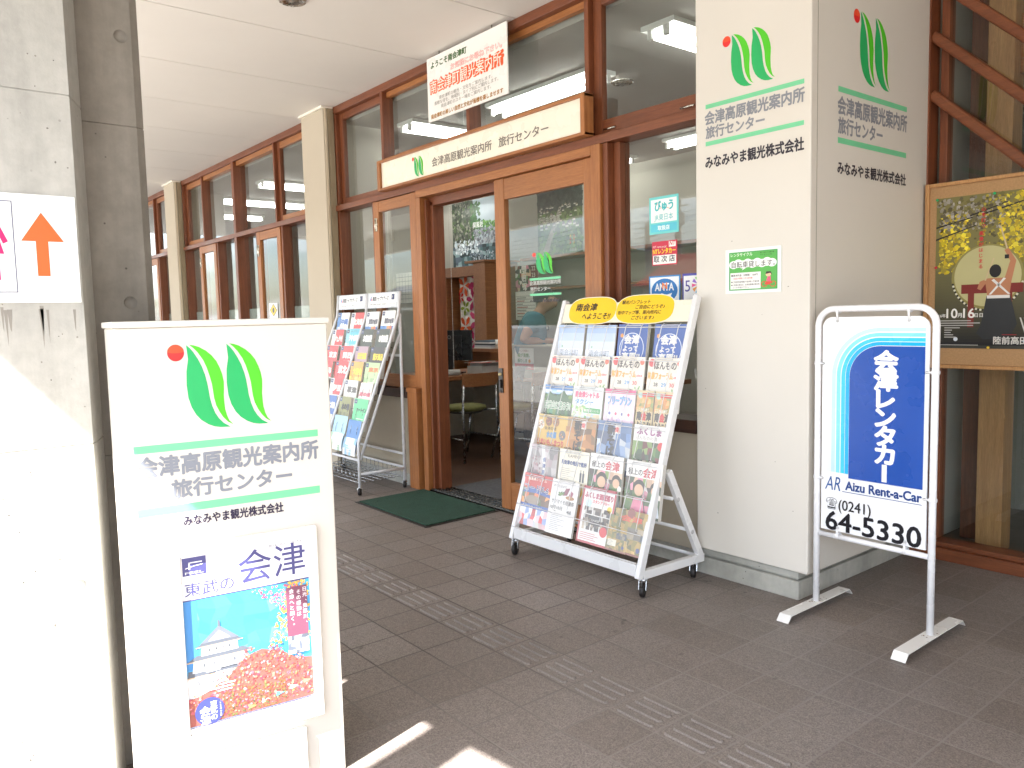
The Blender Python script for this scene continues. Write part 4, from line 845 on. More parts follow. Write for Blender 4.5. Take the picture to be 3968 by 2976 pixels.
def mag(top, ttl, base2=None, tc=WHITE, cols=None, badge=True, ts=.2, ty=.58):
    """travel agency magazine cover: blue badge, band and heavy title"""
    def f(q, F, w, h):
        if cols: ph(q, F, 0, 0, w, h * .5, cols, 6, int(w * 1e4) + len(ttl))
        if base2: q.rect(F, w * .3, h * .45, w, h, base2, .001)
        if badge: q.rect(F, w * .03, h * .84, w * .22, h * .97, H('2a3a6c'), .0012); q.rect(F, w * .08, h * .9, w * .18, h * .915, WHITE, .0016)
        if top: q.text(F, top, w * .32, h * .88, h * .07, H('5a5a64'), w * .6, 'l', .0, .0016)
        q.text(F, ttl, w * .26 if badge else w * .08, h * ty, h * ts, tc, w * (.68 if badge else .84), 'l', .06, .0016); lines(q, F, w * .3, h * .08, w * .9, h * .4, 5, H('e8e4dc'))
    return f

# ================================================================ brochure racks
WM = H('e4e4e4')
def brochure(nm, label, cat, grp, x0, w, zt, hh, ky, plane, col, art, th=.016, edge=None, curl=0.0):
    y = plane(zt); V = Vector((0, ky, 1)).normalized(); F = Fr(Vector((x0, y, zt)) - V * hh, (1, 0, 0), V)
    q = MB(); q.fbox(F, 0, w, 0, hh, -th, 0, edge or H('d8d5cc')); q.rect(F, 0, 0, w, hh, col, .0003); art(q, F, w, hh)
    n = max(2, int(th / .004))
    for k in range(1, n): q.add([F.p(.002, hh + .0004, -th * k / n), F.p(w - .002, hh + .0004, -th * k / n), F.p(w - .002, hh + .0004, -th * k / n - .0012), F.p(.002, hh + .0004, -th * k / n - .0012)], [(0, 1, 2, 3)], H('a29e96')); q.add([F.p(w + .0004, .002, -th * k / n), F.p(w + .0004, hh - .002, -th * k / n), F.p(w + .0004, hh - .002, -th * k / n - .0012), F.p(w + .0004, .002, -th * k / n - .0012)], [(0, 3, 2, 1)], H('a29e96'))
    fd = .24 if y < 2.99 and x0 > -4 else .13                  # sun-bleached paper
    q.c = [(a * (1 - fd) + fd * .85, b * (1 - fd) + fd * .84, c_ * (1 - fd) + fd * .82, 1) for a, b, c_, _ in q.c]
    if curl:                                   # slumped paper: the lower half bows out towards the reader
        nv = []
        for p in q.v:
            t = min(1, max(0, (p[2] - F.o.z) / (hh * V.z))); a = curl * math.sin(t * math.pi * 1.6 + .3)
            nv.append((p[0], p[1] - a, p[2]))
        q.v = nv
    return one(q, nm, M_print, label, cat, grp)
# --- rack by the pillar
R2 = thing("brochure_rack", (-2.84, 2.85, 0), "wide white wire brochure rack on casters in front of the cream pillar, yellow header", "brochure rack", "wire brochure racks")
PL2 = lambda z: 2.598 + .337 * z
for x in (-3.3, -2.385):
    q = MB(); q.bar((x, 2.637, .09), (x, 3.07, 1.376), .027, .036, (0, 1, 0), WM); q.build("front_post", M_gloss, R2, bevel=0.004)
for x in (-3.3, -2.385):
    q = MB(); q.bar((x, 2.845, .56), (x, 3.085, .10), .026, .036, (0, 1, 0), WM); q.bar((x, 2.66, .105), (x, 3.10, .098), .03, .04, (0, 0, 1), WM)
    for yy, z in ((2.904, .417), (3.008, .242), (2.76, .351)): q.lathe([(0, .003), (.009, .003), (.011, 0)], 10, (x + .014 if z != .351 else x + .018, yy, z), (1, 0, 0), H('b8b8b8'))
    q.build("side_strut", M_gloss, R2, bevel=0.003)
q = MB(); q.bar((-3.283, 2.648, .125), (-2.402, 2.648, .125), .03, .058, (0, 0, 1), WM); q.build("base_rail", M_gloss, R2, bevel=0.003)
q = MB()
for yy, z in ((2.89, .42), (3.0, .25), (3.09, .1)): q.tube([(-3.29, yy, z), (-2.395, yy, z)], .009, 8, WM)
q.build("cross_rail", M_gloss, R2)
q = MB(); F = Fr((-3.285, PL2(1.255) - .004, 1.255), (1, 0, 0), Vector((0, .337, 1)).normalized()); q.fbox(F, 0, .885, 0, .11, -.012, 0, H('ece6d2')); q.build("header_board", M_gloss, R2, bevel=0.002)
q = MB()
for a, b, z0, z1 in ((-3.24, -2.884, 1.248, 1.396), (-2.882, -2.50, 1.248, 1.398)):
    n = 30; zc = (z0 + z1) / 2 - 1.255; xc = (a + b) / 2 + 3.285
    P = lambda e: [(xc + (abs(math.cos(t)) ** .6) * (1 if math.cos(t) > 0 else -1) * ((b - a) / 2 + e), zc + (abs(math.sin(t)) ** .75) * (1 if math.sin(t) > 0 else -1) * ((z1 - z0) / 2 + e)) for t in [2 * math.pi * i / n for i in range(n)]]
    q.poly(F, P(.004), H('f4efe0'), .001); q.poly(F, P(0), H('f7c81c'), .0018)
q.text(F, "南会津", .095, .066, .042, H('2a2016'), .16, 'l', .03, .0026, .12); q.text(F, "へようこそ!!", .155, .018, .036, H('2a2016'), .21, 'l', .03, .0026, .12)
for t, x, z, w in (("観光パンフレット", .435, .096, .19), ("ご自由にどうぞ♪", .535, .069, .19), ("街中マップ等、案内所内に", .418, .04, .29), ("ございます♪", .52, .012, .15)): q.text(F, t, x, z, .0215, H('2a2016'), w, 'l', .02, .0026, .1)
q.build("header_bubbles", M_print, R2)
q = MB(); ZT2 = [1.245, 1.082, .922, .764, .600, .447]; COLX = [-3.186, -2.957, -2.722, -2.488]
for zt in ZT2:
    y = PL2(zt) - .026; q.tube([(-3.29, y + .006, zt - .016), (-2.395, y + .006, zt - .016)], .0024, 5, WM)
    for cx in COLX:
        for e in (-.052, .052): q.tube([(cx + e, y + .02, zt + .002), (cx + e, y, zt - .012), (cx + e, y - .047, zt - .15), (cx + e, y - .02, zt - .165)], .0021, 5, WM)
        q.tube([(cx - .052, y + .001, zt - .006), (cx + .052, y + .001, zt - .006)], .0021, 5, WM)
y = PL2(.285) - .03; q.tube([(-3.29, y, .285), (-2.395, y, .285)], .0024, 5, WM); q.tube([(-3.29, PL2(.17) - .03, .165), (-2.395, PL2(.17) - .03, .165)], .0024, 5, WM)
q.build("wire_pockets", M_gloss, R2)
def caster(root, x, y, zt, r, col=K1, plate=True, yaw=.4):
    c, s_ = math.cos(yaw), math.sin(yaw)
    q = MB()
    q.bar((x + s_ * .03, y - c * .03, zt - .012), (x - s_ * .0, y, r * 1.0), .04, .006, (c, s_, 0), H('b9bcc0')) if plate else None
    q.lathe([(.022, 0), (.022, .008), (.012, .012), (.012, .02)], 12, (x, y, zt - .02), (0, 0, 1), H('c4c6ca'))
    for e in (-.017, .017): q.bar((x + c * e, y + s_ * e, zt - .02), (x + c * e + s_ * .012, y + s_ * e - c * .012, r), .02, .003, (c, s_, 0), H('c4c6ca'))
    o = q.build("caster", M_metal, root)
    q = MB(); q.lathe([(.004, -.011), (r * .9, -.011), (r, -.007), (r, .007), (r * .9, .011), (.004, .011)], 20, (x + s_ * .012, y - c * .012, r), (c, s_, 0), col); q.build("wheel", M_black, o)
for x, y in ((-3.3, 2.66), (-2.392, 2.675), (-2.405, 3.06), (-3.29, 3.06)): caster(R2, x, y, .098, .033, yaw=.5)
CR, G2 = H('f0e8da'), "brochures in the wide rack"
rows = [
 [("pale blue brochure with grey town name, leftmost of the top row", .212, H('dfe8f4'), art_sky), ("pale blue town brochure, second of the top row", .212, H('dfe8f4'), art_sky), ("deep blue brochure with round white emblem, third of the top row", .198, H('2b58a8'), art_blue), ("deep blue emblem brochure at the right end of the top row", .192, H('2b58a8'), art_blue)],
 [("cream forum leaflet with orange title, leftmost of its row", .228, CR, art_forum), ("cream forum leaflet with orange title, second of its row", .216, CR, art_forum), ("cream forum leaflet with orange title, third of its row", .222, CR, art_forum), ("cream forum leaflet with orange title, rightmost of its row", .21, CR, art_forum)],
 [("green mountain hiking brochure with blue top edge", .222, H('7aa06a'), art_tashiro), ("white and pink taxi shuttle leaflet beside the mountain brochure", .222, H('e8f0ee'), art_shuttle), ("pinkish brochure with blue script title in the third row", .206, H('f2dcea'), art_free), None],
 [("yellow food festival brochure with round dishes", .238, H('d9b65a'), art_umai), ("brown and green brochure with black brush title", .222, H('b08a5a'), art_soba([H('b87a3a'), H('7a5a34'), H('8aa04a'), H('d8a05a')], K1, "新そば")), ("blue brochure with brush title and dark bottle", .228, H('5a7aa8'), art_soba([H('5a80b4'), H('8aa4c8'), H('c8d0d8'), H('4a5a7a')], K1, "新そば")), ("white topped brochure with wine bottles in a basket", .208, H('f0eeea'), art_wine)],
 [("grey brochure with white curved ribbon", .214, H('b0acac'), art_gray), ("cream leaflet with a toast headline and small bottles", .222, H('f2ecd8'), art_kampai), ("white headed brochure of smiling children, left of the pair", .224, H('f0eee8'), art_gokujo), ("white headed brochure of smiling children, right of the pair", .222, H('f0eee8'), art_gokujo)],
 [("red and blue leaflet with big white numeral title, bottom left", .228, H('c83a34'), art_code), ("white leaflet with purple sweet potatoes", .2, H('f1efec'), art_satsuma), ("white and crimson sake rally leaflet with photo grid", .226, H('f0eeea'), art_sake), ("golden brown brochure with red title, bottom right", .2, H('a98e46'), art_aizu)]]
for i, row in enumerate(rows):
    for j, it in enumerate(row):
        if not it: continue
        lb, w, c, ar = it; hh = .28 if i == 5 else (.262 if i < 5 else .27); zt = ZT2[i] - (.075 if (i, j) == (5, 3) else 0) + rnd.uniform(-.004, .004)
        if (i, j) == (5, 3): hh = .205
        x0 = COLX[j] - .108 + rnd.uniform(-.003, .003) + (.01 if j == 3 else 0)
        brochure("brochure", lb, "brochure", G2, x0, w, zt, hh, .16 + (.1 if i == 5 else 0), lambda z: PL2(z) - .012, c, ar, rnd.choice((.008, .014, .02)))
for j, (x0, lb) in enumerate(((-2.612, "narrow tan welcome leaflet with red character, left of the pair"), (-2.498, "narrow tan welcome leaflet with red character, right of the pair"))):
    brochure("brochure", lb, "brochure", G2, x0, .106, .925, .25, .16, lambda z: PL2(z) - .012, H('dcc79a'), art_yokoso, .018)
brochure("brochure", "folded brown and gold leaflet slumped behind the golden brochure", "brochure", G2, -2.62, .13, .34, .17, .3, lambda z: PL2(z) - .006, H('b09a4a'), art_aizu, .006)
# --- rack by the window
R1_ = thing("brochure_rack", (-5.74, 2.93, 0), "tall narrow white brochure rack with two header cards, left of the doorway", "brochure rack", "wire brochure racks")
XS = (-6.245, -5.735, -5.228); WM1 = H('dfe1e4')
def PL1(z): return 2.741 + .408 * (max(z, .396) - .396)
for x in XS:
    q = MB()
    q.tube([(x, 2.738, .05), (x, 2.741, .396), (x, 3.122, 1.334), (x, 3.14, 1.51)], .0125, 8, WM1); q.build("front_post", M_gloss, R1_)
for x in (XS[0], XS[2]):
    q = MB(); q.tube([(x, 3.127, .05), (x, 3.13, 1.0), (x, 3.132, 1.34)], .0125, 8, WM1); q.tube([(x, 2.75, .262), (x, 3.123, 1.18)], .0115, 8, WM1); q.tube([(x, 2.742, .155), (x, 3.127, .15)], .0115, 8, WM1); q.build("side_frame", M_gloss, R1_)
for y, z in ((2.738, .26), (3.128, .26), (3.13, 1.02), (3.128, .155)):
    q = MB(); q.tube([(XS[0], y, z), (XS[2], y, z)], .0105, 8, WM1); q.build("cross_rail", M_gloss, R1_)
for a, b in ((XS[0] + .012, XS[1] - .012), (XS[1] + .012, XS[2] - .012)):
    F = Fr((a, 3.128, 1.388), (1, 0, 0), (0, .1, 1)); w = b - a
    q = MB(); q.fbox(F, 0, w, 0, .122, -.008, 0, H('c9ccd0')); q.rect(F, .025, .012, w - .03, .112, H('f1f1ef'), .0006); o = q.build("header_frame", M_gloss, R1_)
    q = MB(); q.text(F, "東武トップツアーズ", .085, .058, .034, H('2a2a36'), w * .52, 'l', .03, .0014); q.poly(F, [(.04, .06), (.06, .1), (.066, .09), (.058, .062)], H('3a7ac0'), .0012); q.poly(F, [(.062, .06), (.07, .085), (.08, .06)], H('c83a40'), .0012); q.rect(F, w - .105, .062, w - .06, .105, H('2c3560'), .0012); q.text(F, "F", w - .095, .07, .026, WHITE, None, 'l', .0, .0016)
    q.text(F, "お申し込みはこちらまで", .05, .022, .016, H('5a5a60'), w * .36, 'l', .01, .0014); q.text(F, "Wヨドシンツーリスト", w * .5, .022, .017, H('4a5a5a'), w * .4, 'l', .01, .0014); q.text(F, "TOBU TOP TOURS", .13, .045, .008, H('7a7a80'), w * .25, 'l', .0, .0014)
    q.build("lettering", M_print, o)
q = MB(); ZT1 = [1.36, 1.226, 1.093, .965, .832, .697, .560]; CX1 = [-6.11, -5.862, -5.605, -5.36]
for zt in ZT1:
    y = PL1(zt) - .03
    for a, b in ((XS[0], XS[1]), (XS[1], XS[2])): q.tube([(a, y + .01, zt - .08), (b, y + .01, zt - .08)], .0022, 5, H('b9bcc0'))
    for cx in CX1:
        for e in (-.05, .05): q.tube([(cx + e, y + .03, zt - .02), (cx + e, y, zt - .075), (cx + e, y - .01, zt - .12), (cx + e, y + .06, zt - .15)], .002, 5, H('b9bcc0'))
q.build("wire_pockets", M_metal, R1_)
q = MB()
for k in range(7): q.tube([(XS[0] + .02, 2.75 + .06 * k, .085), (XS[2] - .02, 2.75 + .06 * k, .085)], .0028, 5, H('b9bcc0'))
for k in range(15):
    x = XS[0] + .04 + k * .067; q.tube([(x, 2.75, .155), (x, 2.75, .085), (x, 3.11, .085), (x, 3.11, .155)], .0028, 5, H('b9bcc0'))
q.build("wire_basket", M_metal, R1_)
for x, y in ((-5.228, 2.738), (-5.228, 3.127), (-6.245, 2.738), (-6.245, 3.127)): caster(R1_, x, y, .062, .027, plate=False, yaw=.9)
G3 = "magazines in the narrow rack"; WB = H('ececea')
MG = [
 [("white and blue travel magazine, top left of the narrow rack", .205, H('3a80c4'), mag("", "沖縄", H('e8f0f6'), H('2a6ab8'), SKY)), ("white magazine with red right half, second in the top row", .215, WB, mag("", "北海道", R1, WHITE)), ("castle magazine with grey title, third in the narrow rack's top row", .2, WB, mag("", "東武の会津", None, H('5a5a68'), [H('3a78c4'), H('4a8ad0'), H('c86a4a'), H('d89a5a')], ts=.17)), ("castle magazine with grey title, right end of the narrow rack's top row", .2, WB, mag("", "東武の会津", None, H('5a5a68'), [H('3a78c4'), H('4a8ad0'), H('c86a4a'), H('d89a5a')], ts=.17))],
 [("red and white magazine, leftmost of the second row", .2, WB, mag("", "九州", R1, WHITE)), ("turquoise airline magazine with black heading", .225, H('8ad0dc'), mag("JALで行く", "沖縄", H('5ac0d4'), WHITE, [H('a8e0e8'), H('e8f4f4')])), ("black green inn magazine with gold top, left of the pair", .2, H('26362c'), mag("", "お宿自慢", None, H('f0f0ea'), [H('26362c'), H('2c4034'), H('1e2c24')], ts=.22)), ("black green inn magazine with gold top, right of the pair", .2, H('26362c'), mag("", "お宿自慢", None, H('f0f0ea'), [H('26362c'), H('2c4034'), H('1e2c24')], ts=.22))],
 [("red magazine cut off by the cream sign, third row", .2, H('d8343a'), mag("", "東京", None, WHITE, [R1, H('e8484a')])), ("red magazine with white title, third row", .215, H('d8343a'), mag("", "関西", None, WHITE, [R1, H('e0e0e0'), H('e8484a')])), ("mauve and yellow hot spring magazine", .2, H('b89aa8'), mag("", "日光鬼怒", None, H('f4d83a'), [H('b89aa0'), H('d8c0a8'), H('8a7a6a')])), ("black magazine with yellow open-air bath title", .21, H('2a2628'), mag("", "露天風呂", None, H('f4d42a'), [H('2a2628'), H('3a3230')]))],
 [("white magazine in the fourth row beside the cream sign", .19, WB, mag("", "東海", R1, WHITE)), ("red magazine with large white northern title", .215, H('d62c34'), mag("", "東北", None, WHITE, [R1, H('e23c40')], ts=.26)), ("orange yellow magazine with buffet photos", .2, H('eca83a'), mag("", "大宴会", None, H('f8e03a'), [H('f0b040'), H('e8802c'), H('f4d06a')])), ("thick pale green magazine with skyline", .215, H('bcd69a'), mag("", "東京", None, H('e8783a'), [H('b4d494'), H('cfe4b4'), H('a8c88c')], ts=.14, ty=.7))],
 [("white magazine at the left of the fifth row", .19, WB, mag("", "信州", H('3a70b4'), WHITE)), ("red magazine with white title, fifth row", .21, WB, mag("", "伊豆", R1, WHITE)), ("white magazine with grey brush title", .215, H('e4e2dc'), mag("", "草津", None, H('5a5450'), [H('dedad2'), H('c8c4bc')])), ("pale pink leaflet slumping out of the fifth row", .19, H('eddcd4'), mag("", "旅の宿", None, H('d86a80'), [H('ecd8d0'), H('f4ece6')], False, .12))],
 [("red magazine, left of the sixth row", .18, H('d62c34'), mag("", "箱根", None, WHITE, [R1])), ("blue magazine in the sixth row", .2, H('3a6ab4'), mag("", "北陸", None, WHITE, [B1])), ("olive brown bath magazine with black title", .18, H('8a8a4a'), mag("", "水の宿", None, K1, [H('8a8a4a'), H('6a6a3a')])), ("bright green hotel magazine with black title", .215, H('52c884'), mag("", "ハートイン", None, K1, [H('5ad08c'), H('48b878')], ts=.14))],
 [("blue sea leaflet, lower left of the narrow rack", .2, H('7ab8dc'), mag("", "伊勢", None, WHITE, SKY)), ("white and green leaflet, bottom row", .2, H('e4ecd8'), mag("", "高原", None, G1, [H('c8e0a8'), H('f0f0ea')])), ("pale blue leaflet sagging in the bottom row", .215, H('a8d4ec'), mag("", "列車旅", None, H('e8608a'), [H('e8eef0'), H('c0e0c0'), H('f4e8d8'), H('d8ecf4')], True, .12, .7)), ("deep blue leaflet sagging at the bottom right", .2, H('2f7ac0'), mag("", "プロント", None, H('f4e03a'), [H('e8f0f4'), H('8ac0e4'), H('f0ece8')], False, .16, .74))]]
for i, row in enumerate(MG):
    for j, (lb, w, c, ar) in enumerate(row):
        hh = .265 if i == 6 else .24; zt = ZT1[i] + rnd.uniform(-.006, .006) - (.012 if (i, j) in ((4, 3), (6, 3)) else 0)
        x0 = CX1[j] - .103 + rnd.uniform(-.004, .004)
        brochure("magazine", lb, "magazine", G3, x0, w, zt, hh, .22, lambda z: PL1(z) - .014, c, ar, rnd.choice((.012, .02, .026)), None, .012 if i == 6 or (i, j) == (4, 3) else 0)

# ================================================================ rent-a-car stand sign
RX = Vector((.485, -.016, 0)).normalized(); FR = Fr((-1.792, 3.122, 0), RX, (0, 0, 1)); RW = .4853
s = thing("rental_sign", (-1.55, 3.114, 0), "white tube frame stand sign in blue and white advertising car hire", "stand sign")
q = MB(); P = [FR.p(0, .03), FR.p(0, 1.23)]; rr = .07
P = [FR.p(0, .03), FR.p(0, .6), FR.p(0, 1.298 - rr)] + [FR.p(rr - rr * math.cos(a), 1.298 - rr + rr * math.sin(a)) for a in [i * math.pi / 16 for i in range(1, 9)]] + [FR.p(RW - rr + rr * math.sin(a), 1.298 - rr + rr * math.cos(a)) for a in [i * math.pi / 16 for i in range(0, 9)]] + [FR.p(RW, .6), FR.p(RW, .03)]
q.tube(P, .0135, 12, H('f0f0f2')); q.tube([FR.p(.012, .336), FR.p(RW - .012, .336)], .0115, 10, H('f0f0f2')); q.build("tube_frame", M_gloss, s)
for u in (0, RW):
    q = MB(); c = FR.p(u, 0); wd = .0275
    prof = [(-.262, .002), (-.262, .005), (-.238, .031), (.238, .031), (.262, .005), (.262, .002), (.235, .027), (-.235, .027)]
    vs = [(c.x + e * wd, c.y + y, z) for e in (-1, 1) for y, z in prof]; n = len(prof)
    q.add(vs, [tuple(range(n)), tuple(range(n, 2 * n))[::-1]] + [(i, n + i, n + (i + 1) % n, (i + 1) % n) for i in range(n)], H('e9e8e4'))
    q.specks(Fr((c.x, c.y, .0312), (1, 0, 0), (0, 1, 0)), -.022, -.05, .022, .06, [H('7a4a2c'), H('8a6a50')], 14, .004, int(u * 10) + 3, .0003); q.build("foot", M_gloss, s, bevel=0.001)
q = MB(); n = 10; r0 = .045; u0, u1, v0, v1 = .022, RW - .022, .36, 1.264
OUTL = [(u0, v0), (u1, v0)] + [(u1 - r0 + r0 * math.cos(a), v1 - r0 + r0 * math.sin(a)) for a in [i * math.pi / 2 / n for i in range(n + 1)]] + [(u0 + r0 - r0 * math.sin(a), v1 - r0 + r0 * math.cos(a)) for a in [i * math.pi / 2 / n for i in range(n + 1)]]
N = len(OUTL); q.add([FR.p(u, v, .004) for u, v in OUTL] + [FR.p(u, v, -.004) for u, v in OUTL], [tuple(range(N)), tuple(range(N, 2 * N))[::-1]] + [(i, N + i, N + (i + 1) % N, (i + 1) % N) for i in range(N)], H('f2f3f6'))
def band(ul, vt, col, d, vb=.612, ur=.449):
    rr = .13 + (.1455 - ul) * .9; K = 14
    P = [(ul, vb), (ur, vb), (ur, vt)] + [(ul + rr - rr * math.sin(a), vt - rr + rr * math.cos(a)) for a in [i * math.pi / 2 / K for i in range(K + 1)]]
    q.poly(FR, P, col, d)
bl = [(.047, 1.236, 'e6f1f5'), (.0665, 1.219, 'c3e4ea'), (.088, 1.199, '84dcec'), (.109, 1.180, '3cc8ee'), (.128, 1.1635, '12b0ea')]
for i, (a, t, c) in enumerate(bl): band(a, t, H(c), .0046 + i * .0004); band(a + (.0175 if i < 4 else .0165), t - .0145, H('f2f3f6'), .0048 + i * .0004)
band(.1455, 1.147, H('1c4ea8'), .0070, .595)
q.vtext(FR, "会津レンタカー", .298, 1.128, .083, H('f6f7fa'), .0745, .045, .0078, 1.12)
q.text(FR, "AR", .040, .528, .078, H('2b5a9a'), .07, 'l', .0, .0056, .16); q.text(FR, "Aizu Rent-a-Car", .133, .5405, .048, H('1c4284'), .312, 'l', .03, .0056); q.rect(FR, .118, .5335, .447, .536, H('1c4284'), .0056)
q.text(FR, "☎", .046, .456, .045, K1, .05, 'l', .0, .0056); q.text(FR, "(0241)", .103, .45, .057, K1, .14, 'l', .012, .0056); q.text(FR, "64-5330", .046, .355, .105, H('12121a'), .40, 'l', .022, .0056)
q.build("sign_panel", M_gloss, s)
def clip(u, v, vert):
    q = MB()
    if vert: q.tube([FR.p(u, v + .02, .012), FR.p(u, v - .02, .008)], .0045, 6, H('e9e9ea')); q.lathe([(.0, .004), (.006, .003), (.007, 0)], 8, FR.p(u, v - .024 if v > .8 else v + .024, .005), FR.n, H('c8c8ca')); q.lathe([(.0155, -.007), (.0165, 0), (.0155, .007)], 12, FR.p(u, v + (.022 if v > .8 else -.012)), RX, H('e9e9ea'))
    else: q.tube([FR.p(u - .02, v, .01), FR.p(u + .02, v, .008)], .0045, 6, H('e9e9ea')); q.lathe([(.0155, -.007), (.0165, 0), (.0155, .007)], 12, FR.p(0 if u < .2 else RW, v), (0, 0, 1), H('e9e9ea')); q.lathe([(.0, .004), (.005, .003), (.006, 0)], 8, FR.p(u + (.016 if u < .2 else -.016), v, .008), FR.n, H('8a8a8c'))
    q.build("clip", M_gloss, s)
for u in (.09, .385): clip(u, 1.272, True)
for u in (.1, .385): clip(u, .352, True)
for v in (1.05, .56): clip(.012, v + .02, False); clip(RW - .012, v, False)
# ================================================================ window of the waiting hall, right of the pillar
s = thing("hall_window_wall", (-0.4, 4.25, 0), "dark red timber window wall with slanting rails right of the cream pillar", "window wall")
post(s, -1.872, -1.822, 0.09, 3.118, 4.19, 4.30); post(s, -1.80, -1.762, 0.09, 3.118, 4.262, 4.33)
q = MB(); q.box(-1.872, 1.2, 4.175, 4.31, 0, 0.062); q.box(-1.872, 1.2, 4.20, 4.32, 0.063, 0.088); q.build("sill", M_wh, s, bevel=0.004)
for zc in (3.2, 2.915, 2.645, 2.36):
    q = MB(); a = Vector((-1.825, 4.235, zc)); t = 2.4 if zc < 3 else 2.8; b = a + Vector((1, 0, -.95)) * min(t, (zc - .15) / .95)
    if zc > 3.05: a = a + Vector((1, 0, -.95)) * .12
    q.bar(a, b, .05, .066, (0, 1, 0)); q.build("slanting_rail", M_wh, s, bevel=0.012)
q = MB(); q.box(-1.76, 1.2, 4.286, 4.292, 0.09, 3.1); q.build("pane", M_glass, s)
s = thing("notice_board", (-1.26, 4.17, 0.988), "cork notice board in pale wooden frame on the hall window", "notice board")
q = MB(); q.box(-1.795, -.72, 4.162, 4.182, 1.008, 1.885, g(1)); q.build("cork_panel", M_cork, s)
q = MB(); q.box(-1.816, -1.796, 4.15, 4.19, 0.988, 1.905); q.box(-.72, -.70, 4.15, 4.19, 0.988, 1.905); q.box(-1.795, -.721, 4.151, 4.189, 1.886, 1.904); q.box(-1.795, -.721, 4.151, 4.189, .989, 1.007); q.build("frame", M_pine, s, bevel=0.003)
q = MB(); F = Fr((-1.762, 4.1612, 1.09), (1, 0, 0), (0, 0, 1)); W, Hh = .515, .738
q.fbox(F, 0, W, 0, Hh, 0, .0012, H('3a3a34'))
for k in range(24):
    t = k / 24; c = [a * (1 - t) + b * t for a, b in zip(H('17181c'), H('6c6640'))]; q.rect(F, 0, Hh * .02 + Hh * .5 * t, W, Hh * .02 + Hh * .5 * (t + 1 / 23), (c[0], c[1], c[2], 1), .0016 + k * 1e-6)
q.rect(F, 0, Hh * .52, W, Hh, H('77703f'), .0016); YL = [H('d8c21e'), H('c4a81c'), H('e8d63a'), H('8c7e2a'), H('a8962a')]
q.specks(F, .02, Hh * .5, W * .3, Hh * .88, YL, 260, .014, 1, .0019); q.specks(F, W * .55, Hh * .55, W - .012, Hh - .012, YL, 420, .014, 2, .0019); q.specks(F, .01, Hh * .78, W * .6, Hh - .01, [H('5a5238'), H('8a8478'), H('9c968c'), H('6c6434')], 330, .012, 3, .002); q.specks(F, W * .35, Hh * .62, W - .01, Hh - .01, [H('8c802c'), H('b0a034'), H('5c5430')], 320, .009, 4, .0022)
for a, b, c, dd in ((0, .80, .5, .88), (0, .72, .36, .80), (.4, .86, 1, .97), (.3, .86, .62, .93)): q.poly(F, [(W * a, Hh * b), (W * a, Hh * (b + .012)), (W * c, Hh * (dd + .006)), (W * c, Hh * dd)], H('241f18'), .0026)
q.disc(F, W * .46, Hh * .46, W * .31, H('8c8348'), .0028, 40, W * .31); q.disc(F, W * .46, Hh * .47, W * .285, H('bdb683'), .003, 40, W * .28)
for k in range(44):
    a = R_(190 + 160 * k / 43); q.disc(F, W * (.46 + .30 * math.cos(a)), Hh * .46 + W * .3 * math.sin(a), .0055, H('d8d4c0') if k % 2 else H('26221c'), .0032, 8)
q.rect(F, W * .24, Hh * .36, W * .76, Hh * .42, H('7a231c'), .0034)
for a in (.3, .62): q.rect(F, W * a, Hh * .14, W * (a + .055), Hh * .36, H('7a2a20'), .0034)
q.poly(F, [(W * .42, Hh * .16), (W * .38, Hh * .1), (W * .44, Hh * .06), (W * .66, Hh * .07), (W * .72, Hh * .16), (W * .66, Hh * .34), (W * .46, Hh * .34)], H('2a2c2e'), .0037)
SKN = H('b87c58'); q.poly(F, [(W * .47, Hh * .33), (W * .45, Hh * .42), (W * .41, Hh * .38), (W * .38, Hh * .39), (W * .4, Hh * .435), (W * .47, Hh * .455), (W * .61, Hh * .455), (W * .65, Hh * .56), (W * .6, Hh * .63), (W * .635, Hh * .64), (W * .7, Hh * .56), (W * .665, Hh * .43), (W * .65, Hh * .33)], SKN, .004)
q.disc(F, W * .53, Hh * .5, W * .05, H('17120f'), .0044, 18, Hh * .042); q.rect(F, W * .465, Hh * .325, W * .655, Hh * .345, H('eae6e2'), .0044)
for A in (((.48, .35), (.5, .35), (.62, .45), (.6, .455)), ((.64, .35), (.66, .35), (.52, .45), (.5, .44))): q.poly(F, [(W * a, Hh * b) for a, b in A], H('eae6e2'), .0046)
q.poly(F, [(W * .56, Hh * .78), (W * .572, Hh * .78), (W * .63, Hh * .64), (W * .617, Hh * .635)], H('c8b48c'), .0046); q.poly(F, [(W * .44, Hh * .44), (W * .453, Hh * .44), (W * .52, Hh * .58), (W * .51, Hh * .585)], H('c8b48c'), .0042); q.rect(F, W * .605, Hh * .575, W * .64, Hh * .6, H('1c1a1a'), .0048)
q.vtext(F, "心を打つ、", W * .42, Hh * .915, .02, H('c82a2c'), .0262, .02, .0052); q.vtext(F, "風景がはじまる", W * .405, Hh * .76, .02, H('d0303a'), .0262, .02, .0052)
q.text(F, "2016年", -.0, Hh * .205, .018, H('e8e6e0'), .055, 'l', .02, .0052); q.text(F, "10", W * .115, Hh * .195, .06, H('f2f0ea'), .05, 'l', .02, .0052); q.text(F, "月", W * .215, Hh * .205, .022, H('f2f0ea'), None, 'l', .02, .0052); q.text(F, "16", W * .265, Hh * .195, .06, H('f2f0ea'), .05, 'l', .02, .0052); q.text(F, "日日", W * .365, Hh * .205, .02, H('f2f0ea'), None, 'l', .01, .0052)
for k, w in enumerate((.16, .2, .17, .12, .06, .05, .07, .09)): q.rect(F, .012 if k < 3 else .05, Hh * .18 - k * .0115, .012 + w if k < 3 else .05 + w * .6, Hh * .18 - k * .0115 + .0045, H('b8b6b0'), .0052)
